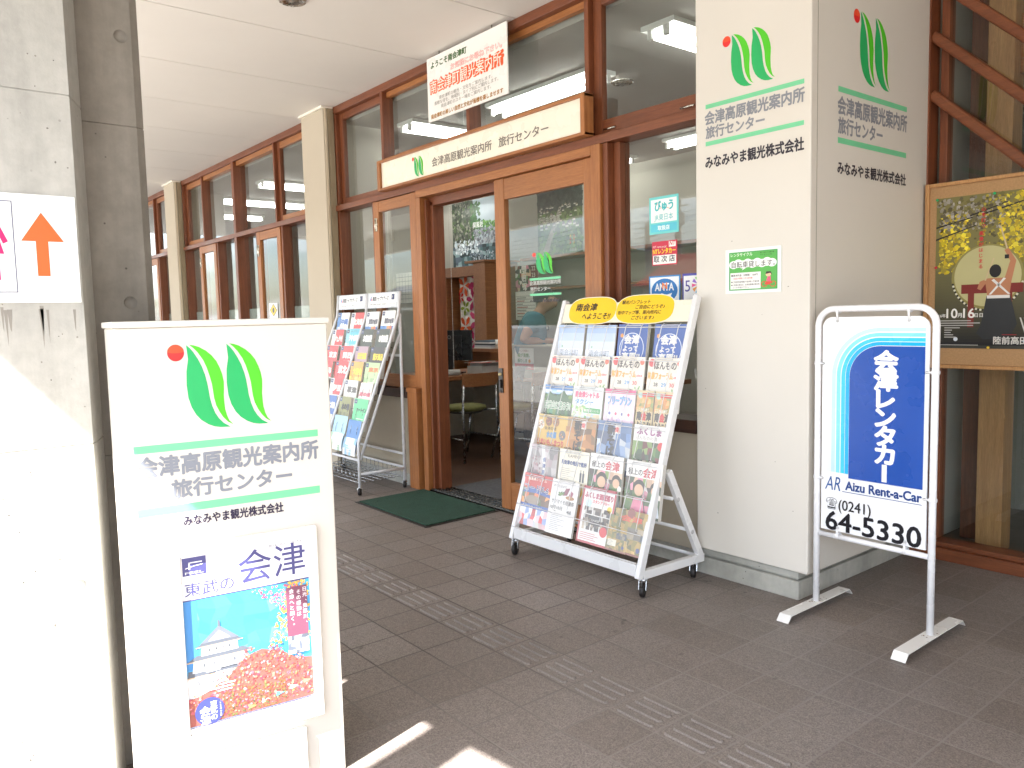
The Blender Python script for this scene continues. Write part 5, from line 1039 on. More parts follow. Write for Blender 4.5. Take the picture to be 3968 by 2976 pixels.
q.text(F, "陸前高田", W * .53, .022, .036, H('dedcd6'), W * .28, 'l', .02, .0052); q.rect(F, 0, .015, W * .4, .0175, H('c8c6c0'), .0052); q.rect(F, W * .6, .066, W * .72, .0685, H('a8262a'), .0052)
for k in range(5): q.poly(F, [(W * (.74 + k * .035), Hh * (.2 - .0 * k)), (W * (.752 + k * .035), Hh * .2), (W * (.80 + k * .035), Hh * .09), (W * (.788 + k * .035), Hh * .09)], H('cfcdc6'), .0052)
q.disc(F, W * .2, .045, .01, H('d8e0ea'), .0052); q.poly(F, [(W * .76, .035), (W * .82, .06), (W * .9, .03)], H('8a9aa8'), .0052)
one(q, "festival_poster", M_print, "dark yellow festival poster of a drummer pinned on the cork notice board", "poster")
for x, z, c in ((-1.757, 1.822, '2fae6c'), (-1.50, 1.822, '2fae6c'), (-1.757, 1.49, 'c8303a'), (-1.51, 1.095, 'e0c040')):
    q = MB(); q.lathe([(.0, .008), (.006, .007), (.007, .002), (.004, 0)], 10, (x, 4.1612 - .0058, z), (0, -1, 0), H(c)); one(q, "push_pin", M_gloss, {'c8303a': "red push pin at the left edge of the drummer poster", 'e0c040': "yellow push pin at the foot of the drummer poster"}.get(c, "green push pin at the drummer poster's top left corner" if x < -1.6 else "green push pin in the middle of the drummer poster's top edge"), "push pin", "pins of the drummer poster")
for nm, lb, bx, mt in (("pine_column", "pale knotty pine column behind the hall window", (-1.69, -1.565, 4.54, 4.67, -.004, 3.118), M_pine), ("dark_column", "dark red wooden column behind the hall window beside the pine column", (-1.83, -1.73, 4.70, 4.82, -.004, 3.118), M_wv)):
    q = MB(); q.box(*bx)
    if mt is M_pine:
        for zz in (0.72, 1.31, 2.35, 2.62): q.lathe([(0, .0012), (.009, .001), (.014, .0)], 12, (-1.575 - (.03 if zz > 2 else 0) - (.06 if zz > 2.5 else 0), 4.54, zz), (0, -1, 0), H('6a3c1c'))
    one(q, nm, [mt], lb, "column", "columns inside the waiting hall", .004)
q = MB()
for k in range(4): q.box(-1.56, 1, 4.60, 4.66, 2.46 + k * .075, 2.53 + k * .075)
one(q, "pine_lattice", [M_oh], "pale board partition right of the pine column, high up", "partition")
q = MB(); q.box(-1.89, -1.3, 5.6, 5.66, -.004, 3.1, H('8d8a80')); one(q, "hall_partition", M_matte, "plain grey partition inside the waiting hall behind the columns", "partition")
q = MB(); q.tube([(-1.86, 4.95, 3.1), (-1.86, 4.95, 2.42), (-1.86, 4.95, 1.9)], .012, 8, H('4a4846')); q.lathe([(.02, 0), (.022, .02), (.03, .025), (.03, .05), (.018, .06)], 10, (-1.86, 4.95, 2.4), (0, 0, 1), H('4a4846')); q.tube([(-1.84, 4.95, 2.4), (-1.84, 4.95, 1.9)], .009, 8, H('5a5856')); one(q, "wall_pipe", M_gloss, "thin dark pipe with a joint inside the waiting hall", "pipe")

# ================================================================ the office behind the glass
def lamp_proto():
    r = thing("ceiling_light", (0, 0, 3.0), "", "ceiling light", "fluorescent lights on the office ceiling")
    q = MB(); W, L = .125, .6
    q.add([(-L, -W, 2.97), (L, -W, 2.97), (L, W, 2.97), (-L, W, 2.97), (-L, -W, 2.999), (L, -W, 2.999), (L, W, 2.999), (-L, W, 2.999)], [(4, 5, 6, 7), (0, 4, 7, 3), (1, 2, 6, 5), (0, 1, 5, 4), (3, 7, 6, 2)], H('dfe2de'))
    q.add([(-L, -W, 2.97), (L, -W, 2.97), (L, W, 2.97), (-L, W, 2.97), (-L, 0, 2.962), (L, 0, 2.962)], [(0, 4, 5, 1), (4, 3, 2, 5), (0, 3, 4), (1, 5, 2)], H('e6e9e4'))
    for e in (-.06, .06):
        for x in (-.585, .585): q.box(x - .012, x + .012, e - .016, e + .016, 2.91, 2.966, H('d8dad6'))
    q.build("housing", M_gloss, r)
    for e in (-.06, .06):
        q = MB(); q.tube([(-.57, e, 2.932), (.57, e, 2.932)], .014, 10, WHITE); q.build("tube", M_lamp, r)
    return r
LP = [(-4.57, 4.08, 0, "near office light lying lengthwise behind the doorway's upper pane"), (-3.16, 4.3, 90, "office light cut by the cream pillar, upper right window"), (-5.98, 4.3, 90, "office light with two tubes seen below the white welcome board"), (-9.4, 4.35, 90, "office light nearest in the windows between the tan pilasters"), (-10.93, 4.4, 90, "farther office light between the tan pilasters"), (-12.5, 4.4, 90, "farthest office light seen low through the far windows"), (-9.5, 6.4, 0, "small distant office light at the top of the doorway"), (-4.62, 6.3, 0, "office light low in the right window above the stickers"), (-7.6, 4.3, 90, "office light hidden mostly by the near tan pilaster"), (-6.5, 6.45, 0, "distant office light at the upper left of the sticker window")]
lp0 = lamp_proto()
for i, (x, y, a, lb) in enumerate(LP):
    o = lp0 if i == 0 else copy_tree(lp0)
    o.location = (x, y, 3.0); o.rotation_euler = (0, 0, R_(a)); o['label'] = lb
q = MB(); q.lathe([(.001, -.004), (.055, -.006), (.075, -.014), (.082, -.01), (.082, -.0005)], 24, (-4.11, 4.42, 3.0), (0, 0, 1), H('b8b4aa')); one(q, "office_downlight", M_metal, "small round downlight in the office ceiling behind the upper window", "downlight")
# wall posters
def scene_poster(nm, label, x0, x1, z0, z1, draw):
    q = MB(); F = Fr((x0, 6.893, z0), (1, 0, 0), (0, 0, 1)); q.fbox(F, 0, x1 - x0, 0, z1 - z0, 0, .003, H('d8dad8')); draw(q, F, x1 - x0, z1 - z0); one(q, nm, M_print, label, "poster", "big scenery posters on the office wall")
def dr1(q, F, w, h):
    q.rect(F, 0, 0, w, h, H('aebdc4'), .0034)
    q.poly(F, [(0, h), (0, h * .3), (w * .5, h * .32), (w * .62, h * .55), (w * .55, h * .8), (w * .5, h)], H('4a5246'), .004); q.specks(F, .01, h * .32, w * .56, h * .99, [H('6a6e60'), H('3a4234'), H('8a8a7c'), H('2a3426'), H('4a6034')], 420, .035, 1, .0046, lambda a, b: a < w * (.62 - .12 * b / h))
    q.specks(F, w * .45, h * .45, w * .66, h * .95, [H('2f5a2a'), H('3a6a30'), H('204a20')], 120, .035, 2, .0052); q.specks(F, w * .55, h * .5, w, h * .72, [H('4a7a3a'), H('6a9a4a'), H('3a6a34')], 140, .035, 3, .0052, lambda a, b: b < h * (.74 - .1 * (a / w)))
    q.specks(F, w * .5, h * .33, w, h * .56, [H('8a8e96'), H('a2a6ac'), H('6a6e78')], 150, .03, 4, .0058); q.mosaic(F, 0, 0, w, h * .33, [H('2f4a4e'), H('46686c'), H('1c3236'), H('8aa4a8'), H('5a6a78')], 14, 6, 5, .0064); q.specks(F, w * .05, h * .22, w * .6, h * .42, [H('e0e8ec'), H('c2d0d6')], 110, .03, 6, .007); q.specks(F, w * .4, h * .04, w, h * .24, [H('c8d4de'), H('54646e'), H('8a98a4')], 130, .018, 7, .007)
    q.text(F, "屏風岩", w * .5, h * .58, .085, H('f0f2f0'), .24, 'l', .01, .0082); q.text(F, "水上沢", w * .06, h * .03, .03, H('d8dcd8'), None, 'l', .0, .0082)
scene_poster("river_poster", "large river and cliff poster on the office wall, seen through the doorway", -9.88, -8.84, 2.02, 2.985, dr1)
def dr2(q, F, w, h):
    q.rect(F, 0, 0, w, h, H('4a5a34'), .0034); q.rect(F, 0, h * .68, w, h, H('262e2a'), .0038); q.specks(F, .01, h * .68, w * .99, h * .99, [H('2c3832'), H('1e2824'), H('38443c')], 260, .04, 1, .0042)
    q.specks(F, .01, .01, w * .99, h * .62, [H('5a7a3a'), H('6a8a40'), H('4a6a34'), H('7a8a5a')], 330, .04, 2, .0044); q.poly(F, [(w * .08, 0), (w * .22, 0), (w * .56, h * .72), (w * .5, h * .72)], H('a8a292'), .005)
    g_ = random.Random(5)
    for k in range(46):
        a = g_.uniform(.05, .88) * w; b = g_.uniform(.38, .74) * h; e = .05 * (1.25 - b / h); q.rect(F, a, b, a + e * 1.3, b + e * .55, H('d8d4c8'), .0052 + k * 1e-5); q.poly(F, [(a - e * .2, b + e * .5), (a + e * 1.5, b + e * .5), (a + e * .65, b + e * 1.35)], [H('5a564e'), H('6e6a60'), H('4a4844'), H('8a7a66')][k % 4], .0056 + k * 1e-5)
    q.text(F, "前沢曲家集落", w * -.0 + .02, h * .5, .085, H('e4e4dc'), .42, 'l', .01, .0082); q.text(F, "南会津", w * .72, h * .03, .04, H('d8d8d0'), None, 'l', .0, .0082)
    for k in range(6):
        q.poly(F, [(w * (.72 + .08 * (k % 2)) + .0, h * (.13 + .05 * (k // 2))), (w * (.76 + .08 * (k % 2)), h * (.155 + .05 * (k // 2))), (w * (.74 + .08 * (k % 2)), h * (.185 + .05 * (k // 2)))], [H('e07a3a'), H('d8b83a'), H('c84a3a')][k % 3], .0082)
scene_poster("village_poster", "large poster of a thatched village on the office wall, behind the door glass", -7.93, -7.09, 2.07, 2.90, dr2)
# shelf and posters under it
q = MB(); q.box(-7.9, -3.0, 6.55, 6.892, 2.0, 2.035); q.box(-7.9, -3.0, 6.6, 6.892, 1.62, 1.65); one(q, "wall_shelf", [M_desk], "long brown wooden shelf along the office back wall", "shelf", None, .003)
def small(nm, label, x0, x1, z0, z1, y, draw, col='e4e2da'):
    q = MB(); F = Fr((x0, y, z0), (1, 0, 0), (0, 0, 1)); q.fbox(F, 0, x1 - x0, 0, z1 - z0, 0, .003, H(col)); draw(q, F, x1 - x0, z1 - z0); one(q, nm, M_print, label, "notice", "papers on the office wall")
def d3(q, F, w, h):
    ph(q, F, 0, 0, w * .68, h, PEOP + [H('7a2a2a'), H('3a3a34')], 7, 9, .0034); q.rect(F, w * .68, 0, w, h, H('6a1e24'), .004); q.text(F, "22", w * .72, h * .76, .07, H('e8dcd4'), None, 'l', .02, .0046); q.text(F, "23", w * .72, h * .5, .07, H('e8dcd4'), None, 'l', .02, .0046); q.vtext(F, "会日祝", w * .4, h * .95, .09, H('f0ece4'), .1, .03, .0046)
small("show_poster", "dark red show poster with dates behind the door glass", -7.99, -7.54, 1.62, 1.94, 6.545, d3)
def d4(q, F, w, h):
    for k in range(8): q.rect(F, .01, h * (.06 + .11 * k), w - .01, h * (.06 + .11 * k) + .005, H('6a6a68'), .0034)
    for k in range(7): q.rect(F, .03, h * (.1 + .11 * k), .03 + w * (.3 + .08 * (k % 4)), h * (.1 + .11 * k) + .012, H('a85a54') if k % 2 else H('8a8a86'), .0036)
small("schedule_sheet", "white ruled schedule sheet beside the man in teal", -8.0, -7.6, 1.25, 1.61, 6.545, d4)
def d5(q, F, w, h):
    for k in range(7): q.rect(F, .01, h * k / 7, w - .01, h * k / 7 + .008, H('8a8e90'), .0034)
    for k in range(7): q.rect(F, w * k / 7, .01, w * k / 7 + .008, h - .01, H('8a8e90'), .0036)
small("calendar_board", "gridded white calendar board on the office wall behind the casement window", -11.57, -10.9, 1.55, 2.05, 6.89, d5)
q = MB(); q.box(-11.74, -11.6, 6.86, 6.898, 2.6, 2.79, H('d6d2c4')); one(q, "switch_box", M_matte, "small pale wall box high on the office wall", "wall box")
# flowered curtain in its wooden frame
s = thing("curtain_cabinet", (-8.66, 6.3, 0), "brown wooden cabinet frame behind the doorway, flowered curtain hung inside", "cabinet")
q = MB(); q.box(-9.22, -9.09, 6.2, 6.7, 0, 1.84); q.box(-9.22, -8.40, 6.199, 6.7, 1.842, 1.975); q.box(-8.395, -8.14, 6.16, 6.7, 0, 2.0); q.box(-8.53, -8.1, 6.12, 6.72, 2.002, 2.03); q.build("frame", M_desk, s, bevel=0.003)
q = MB(); q.box(-9.088, -8.4, 6.6, 6.69, 0.02, 1.83, H('2a1a10')); q.build("back_board", M_matte, s)
q = MB(); n = 16; vs = []
FC = Fr((-9.0, 6.36, .75), (1, 0, 0), (0, 0, 1))
for i in range(n + 1):
    for z in (.7, 1.85): vs.append((-9.0 + .595 * i / n, 6.37 + .012 * math.sin(i * 1.7), z))
q.add(vs, [(2 * i, 2 * i + 2, 2 * i + 3, 2 * i + 1) for i in range(n)], H('e9e4dc'), 0, True)
fl = [H('d8582a'), H('b0265a'), H('8a9a34'), H('c8342a'), H('c4406e')]
for k, (a, b, r_, c) in enumerate(((.13, .98, .13, 0), (.42, 1.02, .17, 1), (.14, .68, .09, 2), (.33, .78, .13, 1), (.54, .62, .16, 0), (.4, .5, .15, 4), (.14, .42, .13, 0), (.33, .22, .14, 1), (.55, .36, .09, 2), (.12, .16, .1, 2), (.55, .15, .15, 3), (.56, .86, .09, 2), (.04, .82, .07, 3))):
    r_ *= 1.22
    for j in range(5):
        t = j * 1.2566 + k; p_ = [(a + r_ * (.08 * math.cos(t)), b + r_ * .08 * math.sin(t)), (a + r_ * .62 * math.cos(t - .38), b + r_ * .62 * math.sin(t - .38)), (a + r_ * .98 * math.cos(t - .12), b + r_ * .98 * math.sin(t - .12)), (a + r_ * .98 * math.cos(t + .12), b + r_ * .98 * math.sin(t + .12)), (a + r_ * .62 * math.cos(t + .38), b + r_ * .62 * math.sin(t + .38))]
        p_ = [(min(.59, max(.005, x)), y) for x, y in p_]; cc = fl[c]; v = 1 if j % 2 else .8; q.poly(FC, p_, (cc[0] * v, cc[1] * v, cc[2] * v, 1), .008 + k * .0004 + j * .0001)
cu = q.build("curtain", M_cloth, s)
# desk, riser, things on it
s = thing("reception_desk", (-6.2, 5.0, 0), "brown L-shaped reception desk inside the doorway", "desk")
q = MB(); q.box(-7.25, -6.33, 3.75, 5.75, .685, .725); q.box(-6.328, -4.3, 4.72, 5.45, .685, .724); q.build("desk_top", M_desk, s, bevel=0.004)
q = MB(); q.box(-7.2, -7.15, 3.8, 5.7, 0, .684, H('c9c4b4')); q.box(-7.2, -4.35, 5.2, 5.25, 0, .684, H('c9c4b4')); q.box(-7.2, -6.4, 3.8, 3.84, 0, .684, H('b9b4a6')); q.build("front_panel", M_matte, s)
q = MB(); q.box(-6.05, -4.9, 4.72, 4.98, .7245, 1.015, H('a39c8c')); q.box(-6.07, -4.88, 4.70, 5.0, 1.0155, 1.03, H('b6ae9c')); one(q, "counter_riser", M_matte, "pale box riser on the desk before the man in teal", "counter")
q = MB(); F = Fr((-5.80, 4.719, .80), (1, 0, 0), (0, 0, 1)); q.fbox(F, 0, .275, 0, .2, 0, .002, H('e6e4dc')); q.rect(F, 0, 0, .275, .055, H('b81e2c'), .0024); q.text(F, "ようこそ!福島へ", .05, .165, .02, H('8a5a50'), .16, 'l', .01, .0028); q.text(F, "福が満開、", .04, .115, .036, H('5a8a3a'), .18, 'l', .03, .0028); q.text(F, "福のしま", .04, .066, .036, H('3a7a44'), .14, 'l', .03, .0028); q.text(F, "みんなでおもてなし", .035, .016, .022, H('f0dcd8'), .2, 'l', .01, .0028); q.disc(F, .215, .08, .02, H('e0a03a'), .0028, 5)
one(q, "counter_poster", M_print, "small white poster with red foot stuck to the counter riser", "poster")
s = thing("computer_monitor", (-6.75, 4.62, .725), "black flat monitor seen from behind on the reception desk", "monitor")
q = MB(); c, e = math.cos(R_(35)), math.sin(R_(35)); A = Vector((c, e, 0)); o = Vector((-6.72, 4.62, 0)); F = Fr(o + Vector((0, 0, .86)) - A * .23, A, (0, 0, 1)); q.fbox(F, 0, .46, 0, .31, -.02, .02, H('16171a')); q.fbox(F, .1, .36, .05, .26, .02, .04, H('1c1d20')); q.ring(F, .23, .24, .014, .018, H('8a8c90'), .0412, 16); q.build("screen_housing", M_gloss, s, bevel=0.004)
q = MB(); q.fbox(F, .2, .26, -.12, .12, .0, .03, H('1c1d20')); q.fbox(F, .1, .36, -.134, -.12, -.08, .12, H('1c1d20')); q.build("stand", M_gloss, s, bevel=0.003)
q = MB(); q.box(-6.62, -6.36, 4.75, 5.02, .7255, .80, H('c6c8c6')); q.box(-6.6, -6.38, 4.77, 5.0, .8005, .83, H('9a9c9c')); one(q, "printer_tray", M_matte, "light grey paper tray on the desk by the monitor", "office tray")
for (a, b, lb) in (((-6.62, 4.33, .755), (-6.44, 4.53, .755), "pale paper roll lying on the desk under the blind chain"), ((-6.70, 4.28, .755), (-6.54, 4.46, .755), "rear pale paper roll lying on the desk under the blind chain")):
    q = MB(); q.tube([a, b], .028, 12, H('b8b8b4')); one(q, "paper_roll", M_paper, lb, "paper roll", "paper rolls on the desk")
q = MB(); q.specks(Fr((-6.55, 4.6, .836), (1, 0, 0), (0, 1, 0)), 0, .1, .2, .45, [H('e6e4e0'), H('c8584a'), H('dcdad2'), H('b84a3a')], 26, .07, 4, .002); one(q, "loose_papers", M_paper, "loose white and red papers heaped on the desk", "papers")
s = thing("desk_shelf", (-6.75, 5.12, .725), "small brown stand on the desk carrying books and a mug", "desk shelf")
q = MB(); q.box(-6.95, -6.34, 5.0, 5.3, .93, .965); q.box(-6.95, -6.92, 5.0, 5.3, .7255, .929); q.box(-6.37, -6.34, 5.0, 5.3, .7255, .929); q.build("stand", M_desk, s, bevel=0.003)
q = MB()
for k in range(5): q.box(-6.86 + k * .006, -6.56 - k * .005, 5.02, 5.26, .9655 + k * .017, .981 + k * .017, [H('e4e4e0'), H('c8ccd0'), H('3a3e48'), H('dcdcd8'), H('5a6a78')][k])
one(q, "book_stack", M_paper, "stack of white and dark booklets on the desk stand", "booklets")
s = thing("coffee_mug", (-6.5, 5.08, .966), "white mug with small red heart on the desk stand", "mug")
q = MB(); q.lathe([(.001, .004), (.036, .0), (.04, .004), (.042, .095), (.038, .095), (.035, .01), (.001, .008)], 24, (-6.5, 5.08, .9655), (0, 0, 1), H('e8e6e2')); q.disc(Fr((-6.468, 5.047, 1.01), (.7, .72, 0), (0, 0, 1)), 0, 0, .009, H('b8262c'), .002, 10); q.build("body", M_gloss, s)
q = MB(); q.tube([(-6.476 + .03 * math.sin(t) * .75, 5.115 + .03 * math.sin(t) * .7, 1.015 + .03 * math.cos(t)) for t in [math.pi * i / 8 for i in range(9)]], .005, 8, H('e8e6e2')); q.build("handle", M_gloss, s)
# chairs
def chair(x, y, rot, label):
    r = thing("visitor_chair", (0, 0, 0), label, "chair", "visitor chairs at the reception desk")
    CHR = H('b9bcc0')
    q = MB(); q.lathe([(.001, .445), (.17, .445), (.2, .462), (.198, .482), (.16, .492), (.001, .494)], 28, (0, 0, 0), (0, 0, 1), H('7a7a48')); q.lathe([(.16, .425), (.17, .444), (.001, .444)], 24, (0, 0, 0), (0, 0, 1), H('4a463a')); q.build("seat", M_cloth, r)
    q = MB(); n = 10; vs = []
    for i in range(n + 1):
        t = -1 + 2 * i / n; xx = .2 * t; yy = .235 - .035 * (1 - t * t) * -1
        for z, dd in ((.68, 0), (.80, .012), (.80, .026), (.68, .014)): vs.append((xx, yy + dd, z))
    q.add(vs, [(4 * i + k, 4 * i + (k + 1) % 4, 4 * (i + 1) + (k + 1) % 4, 4 * (i + 1) + k) for i in range(n) for k in range(4)] + [(0, 3, 2, 1), (4 * n, 4 * n + 1, 4 * n + 2, 4 * n + 3)], g(1), 0); q.build("backrest", M_desk, r, bevel=0.004)
    for e in (-1, 1):
        q = MB(); q.tube([(e * .21, .27, 0.0), (e * .19, .235, .45), (e * .185, .245, .70)], .0115, 8, CHR); q.tube([(e * .19, .235, .455), (e * .12, .08, .44)], .009, 8, CHR); q.build("leg", M_metal, r)
        q = MB(); q.tube([(e * .17, -.22, 0.0), (e * .14, -.1, .43)], .0115, 8, CHR); q.build("leg", M_metal, r)
    q = MB(); q.tube([(-.195, .245, .2), (-.165, -.17, .2)], .008, 8, CHR); q.tube([(.195, .245, .2), (.165, -.17, .2)], .008, 8, CHR); q.build("stretcher", M_metal, r)
    r.location = (x, y, -.004); r.rotation_euler = (0, 0, R_(rot)); return r
c0 = chair(-5.98, 4.25, -90, "curved brown backed chair with olive seat in the doorway")
c1 = copy_tree(c0); c1.location = (-5.95, 4.98 - .3, -.004); c1.rotation_euler = (0, 0, R_(-70)); c1['label'] = "second olive seat chair half hidden by the sliding door's stile"
c1.location = (-5.62, 4.62, -.004)
q = MB(); q.box(-4.96, -4.1, 3.375, 3.9, -.0035, .004, g(1)); one(q, "entrance_carpet", [M_imat], "grey carpet just inside the sliding door", "carpet")
# blind chains
def chain(label, x, y, z0, z1, gap):
    q = MB(); n = int((z1 - z0) / .012)
    pts = [(x - gap / 2, y, z1 - .012 * k) for k in range(n)] + [(x - gap / 2 * math.cos(t), y, z0 - gap * .6 * math.sin(t)) for t in [math.pi * i / 8 for i in range(1, 8)]] + [(x + gap / 2, y, z0 + .012 * k) for k in range(n)]
    for p in pts[::1]: q.ball(p, .0034, 5, H('d8d6d0'))
    q.tube(pts, .0013, 4, H('d8d6d0')); one(q, "blind_chain", M_gloss, label, "blind chain", "blind chains behind the shop front")
chain("long looped blind chain hanging in the open doorway", -4.985, 3.42, .92, 2.14, .09); chain("looped blind chain behind the pane beside the near tan pilaster", -5.72, 3.36, 1.2, 2.98, .06); chain("looped blind chain below the white welcome board", -4.6, 3.36, 2.3, 2.98, .085)
q = MB(); q.tube([(-7.6, 6.895 - .02, 3.0), (-7.6, 6.87, 2.9)], .01, 8, H('5a5854')); q.tube([(-6.6, 3.765, 2.98), (-6.45, 3.765, 2.95), (-6.38, 3.765, 2.85), (-6.365, 3.765, 2.6), (-6.365, 3.765, 2.35)], .012, 8, H('5a5854')); one(q, "wall_cable", M_gloss, "dark curved cable on the inner column behind the upper left pane", "cable")

# ---- the man behind the counter
M_sk = plain("skin_tone", (0.44, 0.235, 0.15, 1), 0.5, .08, 6, 60, .05); M_hair = plain("black_hair", (0.012, 0.011, 0.011, 1), 0.45, .3, 30, 200, .6); M_teal = plain("teal_cotton", (0.045, 0.16, 0.215, 1), 0.9, .15, 8, 200, .3); M_trs = plain("dark_trousers", (0.02, 0.02, 0.025, 1), 0.9, .1, 8, 200, .2)
HC = Vector((-5.665, 5.005, 1.43)); Df = Vector((.63, .777, 0)); Ds = Vector((.777, -.63, 0))
hp = lambda f, s_, z: HC + Df * f + Ds * s_ + Vector((0, 0, z))
pm = thing("person", (-5.8, 4.9, 0), "black haired man in a teal polo shirt and glasses looking down behind the counter", "person")
def skin(name, verts, edges, mat, parent, sub=2, loc=None):
    me = bpy.data.meshes.new(name); loc = OFF[pm.name]
    me.from_pydata([tuple(Vector(v[:3]) - Vector(loc)) for v in verts], edges, []); me.materials.append(mat)
    o = bpy.data.objects.new(name, me); COL.objects.link(o); OFF[o.name] = loc; o.parent = parent
    md = o.modifiers.new("skin", 'SKIN'); md.use_smooth_shade = True
    for i, v in enumerate(verts): me.skin_vertices[0].data[i].radius = (v[3], v[3]); me.skin_vertices[0].data[i].use_root = (i == 0)
    sb = o.modifiers.new("sub", 'SUBSURF'); sb.levels = sub; sb.render_levels = sub
    return o
V_ = []; E_ = []
def jv(f, s_, z, r, link=None):
    p_ = hp(f, s_, z); V_.append((p_.x, p_.y, p_.z, r))
    if link is not None: E_.append((link, len(V_) - 1))
    return len(V_) - 1
pel = jv(-.17, 0, -.56, .13); sp = jv(-.165, 0, -.40, .12, pel); ch = jv(-.13, 0, -.23, .13, sp); nb = jv(-.075, 0, -.12, .058, ch); nk = jv(-.035, 0, -.055, .052, nb); hd = jv(.0, 0, .0, .092, nk); cr_ = jv(.0, 0, .07, .075, hd)
jw = jv(.06, 0, -.082, .058, hd); jv(.105, 0, -.022, .016, hd)
for e in (-1, 1): jv(-.012, e * .092, -.005, .017, hd)
for e in (-1, 1):
    sh = jv(-.125, e * .185, -.175, .062, ch); el = jv(-.235, e * .25, -.36, .045, sh); wr = jv(-.02, e * .12, -.368, .027, el); pa = jv(.05, e * .07, -.372, .03, wr)
    for k in range(4):
        a = jv(.085 + .004 * (1.5 - abs(k - 1.5)), e * (.052 + .017 * k), -.378, .0085, pa); b = jv(.115 + .006 * (1.5 - abs(k - 1.5)), e * (.045 + .015 * k), -.386, .0075, a); jv(.13, e * (.04 + .014 * k), -.394, .0065, b)
    a = jv(.055, e * .03, -.368, .0095, pa); jv(.085, e * .018, -.374, .008, a)
for e in (-1, 1):
    hip = jv(-.17, e * .09, -.65, .085, pel); kn = jv(-.15, e * .1, -1.0, .058, hip); an = jv(-.19, e * .1, -1.36, .04, kn); jv(-.05, e * .11, -1.395, .032, an)
body = skin("body", V_, E_, M_sk, pm)
V_, E_ = [], []
a = jv(-.17, 0, -.60, .175); b = jv(-.165, 0, -.42, .178, a); c = jv(-.13, 0, -.235, .185, b); jv(-.07, 0, -.115, .078, c)
for e in (-1, 1):
    d_ = jv(-.125, e * .185, -.18, .086, c); jv(-.195, e * .23, -.29, .074, d_)
shirt = skin("polo_shirt", V_, E_, M_teal, pm)
V_, E_ = [], []
a = jv(-.17, 0, -.61, .16)
for e in (-1, 1):
    b = jv(-.17, e * .09, -.69, .105, a); c = jv(-.15, e * .1, -1.0, .078, b); jv(-.19, e * .1, -1.35, .062, c)
skin("trousers", V_, E_, M_trs, pm)
def pbuild(q, nm, mat, par): return q.build(nm, mat, par, loc=OFF[pm.name])
q = MB(); n = 18; vs = []; fs = []
for i in range(10):
    t = i / 9 * 1.95
    for k in range(n):
        a = 2 * math.pi * k / n; r_ = .104 * math.sin(t) * (1 + .04 * math.sin(a * 5 + i)); fr = .108 * math.cos(t); back = -.6 * max(0, t - 1.0) if math.cos(a) > .2 else 0
        if math.cos(a) > .2 and t > 1.0: r_ *= .86; fr = .108 * math.cos(1.0) - .012
        p_ = hp(-.014 + r_ * math.cos(a) * 1.08, r_ * math.sin(a) * .93, .035 + fr * .95); vs.append(p_)
for i in range(9):
    for k in range(n): fs.append((i * n + k, (i + 1) * n + k, (i + 1) * n + (k + 1) % n, i * n + (k + 1) % n))
q.add(vs, fs, g(1), 0, True); pbuild(q, "hair", M_hair, pm)
q = MB()
for e in (-1, 1):
    cc = hp(.085, e * .035, .008); q.tube([cc + Ds * e * .0 + Ds * .021 * math.cos(t) + Vector((0, 0, .016 * math.sin(t))) for t in [2 * math.pi * i / 14 for i in range(14)]], .0018, 5, H('9a9aa0'), 0, True); q.tube([hp(.085, e * .056, .01), hp(.0, e * .088, .012)], .0018, 5, H('9a9aa0'))
q.tube([hp(.088, -.014, .01), hp(.088, .014, .01)], .0018, 5, H('9a9aa0')); pbuild(q, "glasses", M_gloss, pm)
q = MB()
for e in (-1, 1): q.ball(hp(.078, e * .034, .006), .009, 8, H('1c1614')); q.ball(hp(.083, e * .034, .03), .006, 6, H('15110f'), 0, (1.6, 1.6, .6))
q.tube([hp(.088, -.02, -.05), hp(.094, 0, -.052), hp(.088, .02, -.05)], .0035, 6, H('7a3a34')); pbuild(q, "facial_features", M_gloss, pm)
q = MB(); F = Fr(hp(-.005, .10, -.25), Df * .7 + Ds * .5, (0, 0, 1)); q.fbox(F, -.03, .03, -.02, .02, .0, .004, H('5a5c60')); q.rect(F, -.022, -.012, .022, .012, H('d8dad8'), .0046); pbuild(q, "name_tag", M_gloss, pm)

# ================================================================ across the street: what the panes reflect
def house(label, x, y, w, d_, hw, hr, wc, rc, n):
    r = thing("house", (x, y, -.12), label, "house", "houses across the street")
    q = MB(); q.box(x - w / 2, x + w / 2, y - d_ / 2, y + d_ / 2, -.12, hw, wc); q.build("wall", M_matte, r)
    q = MB(); o = .5; q.add([(x - w / 2 - o, y - d_ / 2 - o, hw), (x + w / 2 + o, y - d_ / 2 - o, hw), (x + w / 2 + o, y + d_ / 2 + o, hw), (x - w / 2 - o, y + d_ / 2 + o, hw), (x - w / 2 - o, y, hr), (x + w / 2 + o, y, hr)], [(0, 1, 5, 4), (2, 3, 4, 5), (1, 2, 5), (3, 0, 4), (3, 2, 1, 0)], rc); q.build("roof", M_matte, r)
    for k in range(n):
        q = MB(); wx = x - w / 2 + w * (k + .5) / n; q.box(wx - .6, wx + .6, y + d_ / 2, y + d_ / 2 + .05, 1.0, 2.2, H('2c3238')); q.box(wx - .68, wx + .68, y + d_ / 2, y + d_ / 2 + .04, .92, .999, H('c8c6c0')); q.build("window", M_gloss, r)
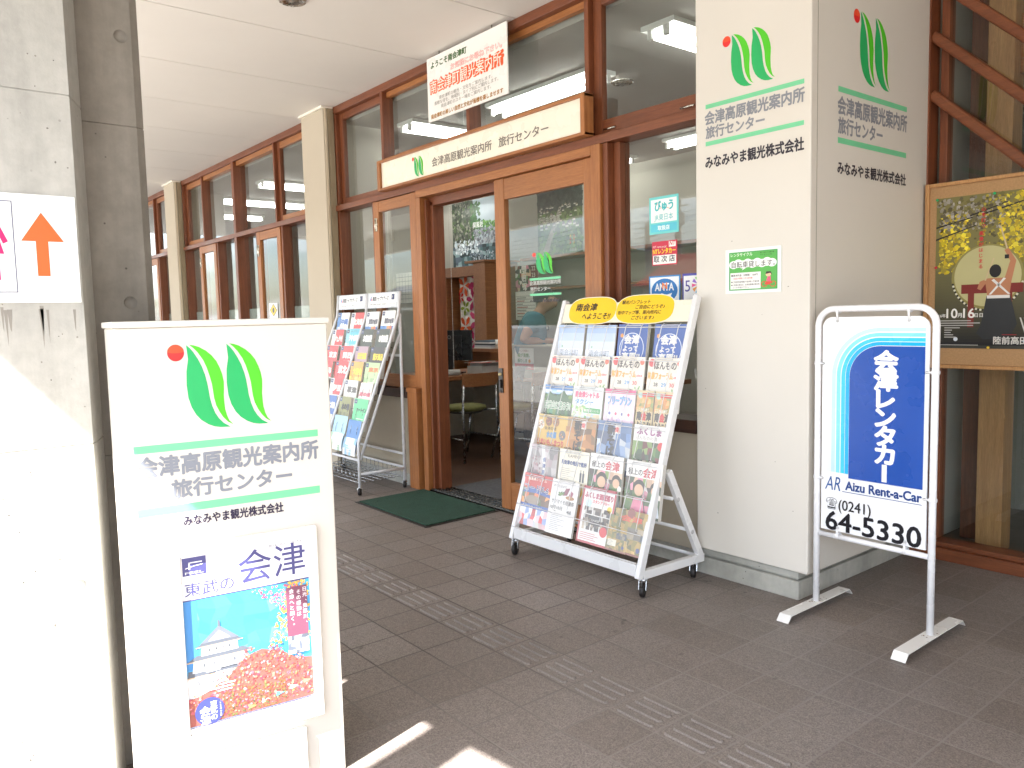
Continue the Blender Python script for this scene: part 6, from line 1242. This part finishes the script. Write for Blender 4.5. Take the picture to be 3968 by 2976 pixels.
house("red roofed house across the street", -28.5, -34, 8, 8, 2.9, 5.0, H('c9c4b8'), H('9a4a3c'), 4); house("grey roofed house across the street", -78, -44, 12, 9, 3.0, 5.2, H('b8b4aa'), H('5a5c62'), 4); house("pale house with blue roof across the street", -18, -38, 9, 8, 3.0, 5.2, H('d6d2c6'), H('4a5a78'), 3); house("brown roofed house across the street", -4, -36, 10, 8, 2.9, 5.2, H('c4bca8'), H('6a4c3c'), 3)
def upole(label, x, y, hgt):
    r = thing("utility_pole", (x, y, -.12), label, "utility pole", "utility poles across the street")
    q = MB(); q.lathe([(.3, -.12), (.22, hgt)], 12, (x, y, 0), (0, 0, 1), H('8a8884')); q.build("shaft", M_matte, r)
    for z in (hgt - .5, hgt - 1.3): q = MB(); q.box(x - .9, x + .9, y - .06, y + .06, z, z + .1, H('5a5a5a')); q.build("crossarm", M_matte, r)
    q = MB(); q.lathe([(.22, 0), (.24, .1), (.24, .75), (.2, .85)], 12, (x + .35, y, hgt - 2.6), (0, 0, 1), H('9a9c9c')); q.build("transformer", M_matte, r)
upole("near utility pole reflected beside the turquoise sticker", -37.5, -39.5, 10.2); upole("farther utility pole reflected at the left of the sticker window", -47, -47, 9.2)
q = MB()
for k in range(5):
    z = 9.7 - .42 * k; q.tube([(-110 + 8 * i, -50 + .6 * i, z - .8 * math.sin(math.pi * ((i * .45) % 1))) for i in range(24)], .02, 5, H('2a2a2c'))
one(q, "overhead_wires", M_black, "overhead wires across the street", "wires")
q = MB(); nx, ny = 46, 10; vs = []; hr_ = random.Random(3)
for j in range(ny + 1):
    for i in range(nx + 1):
        x = -190 + 250 * i / nx; y = -78 - 8.5 * j; t = j / ny
        z = -.3 + (15 + 5 * math.sin(x * .035) + 3 * math.sin(x * .11 + 1) + 1.6 * hr_.uniform(-1, 1)) * (t ** .7)
        vs.append((x, y, z))
q.add(vs, [(j * (nx + 1) + i, j * (nx + 1) + i + 1, (j + 1) * (nx + 1) + i + 1, (j + 1) * (nx + 1) + i) for j in range(ny) for i in range(nx)], g(1), 0, True)
q.f = [f[::-1] for f in q.f]
struct(q, "wooded_hill", M_leaf)
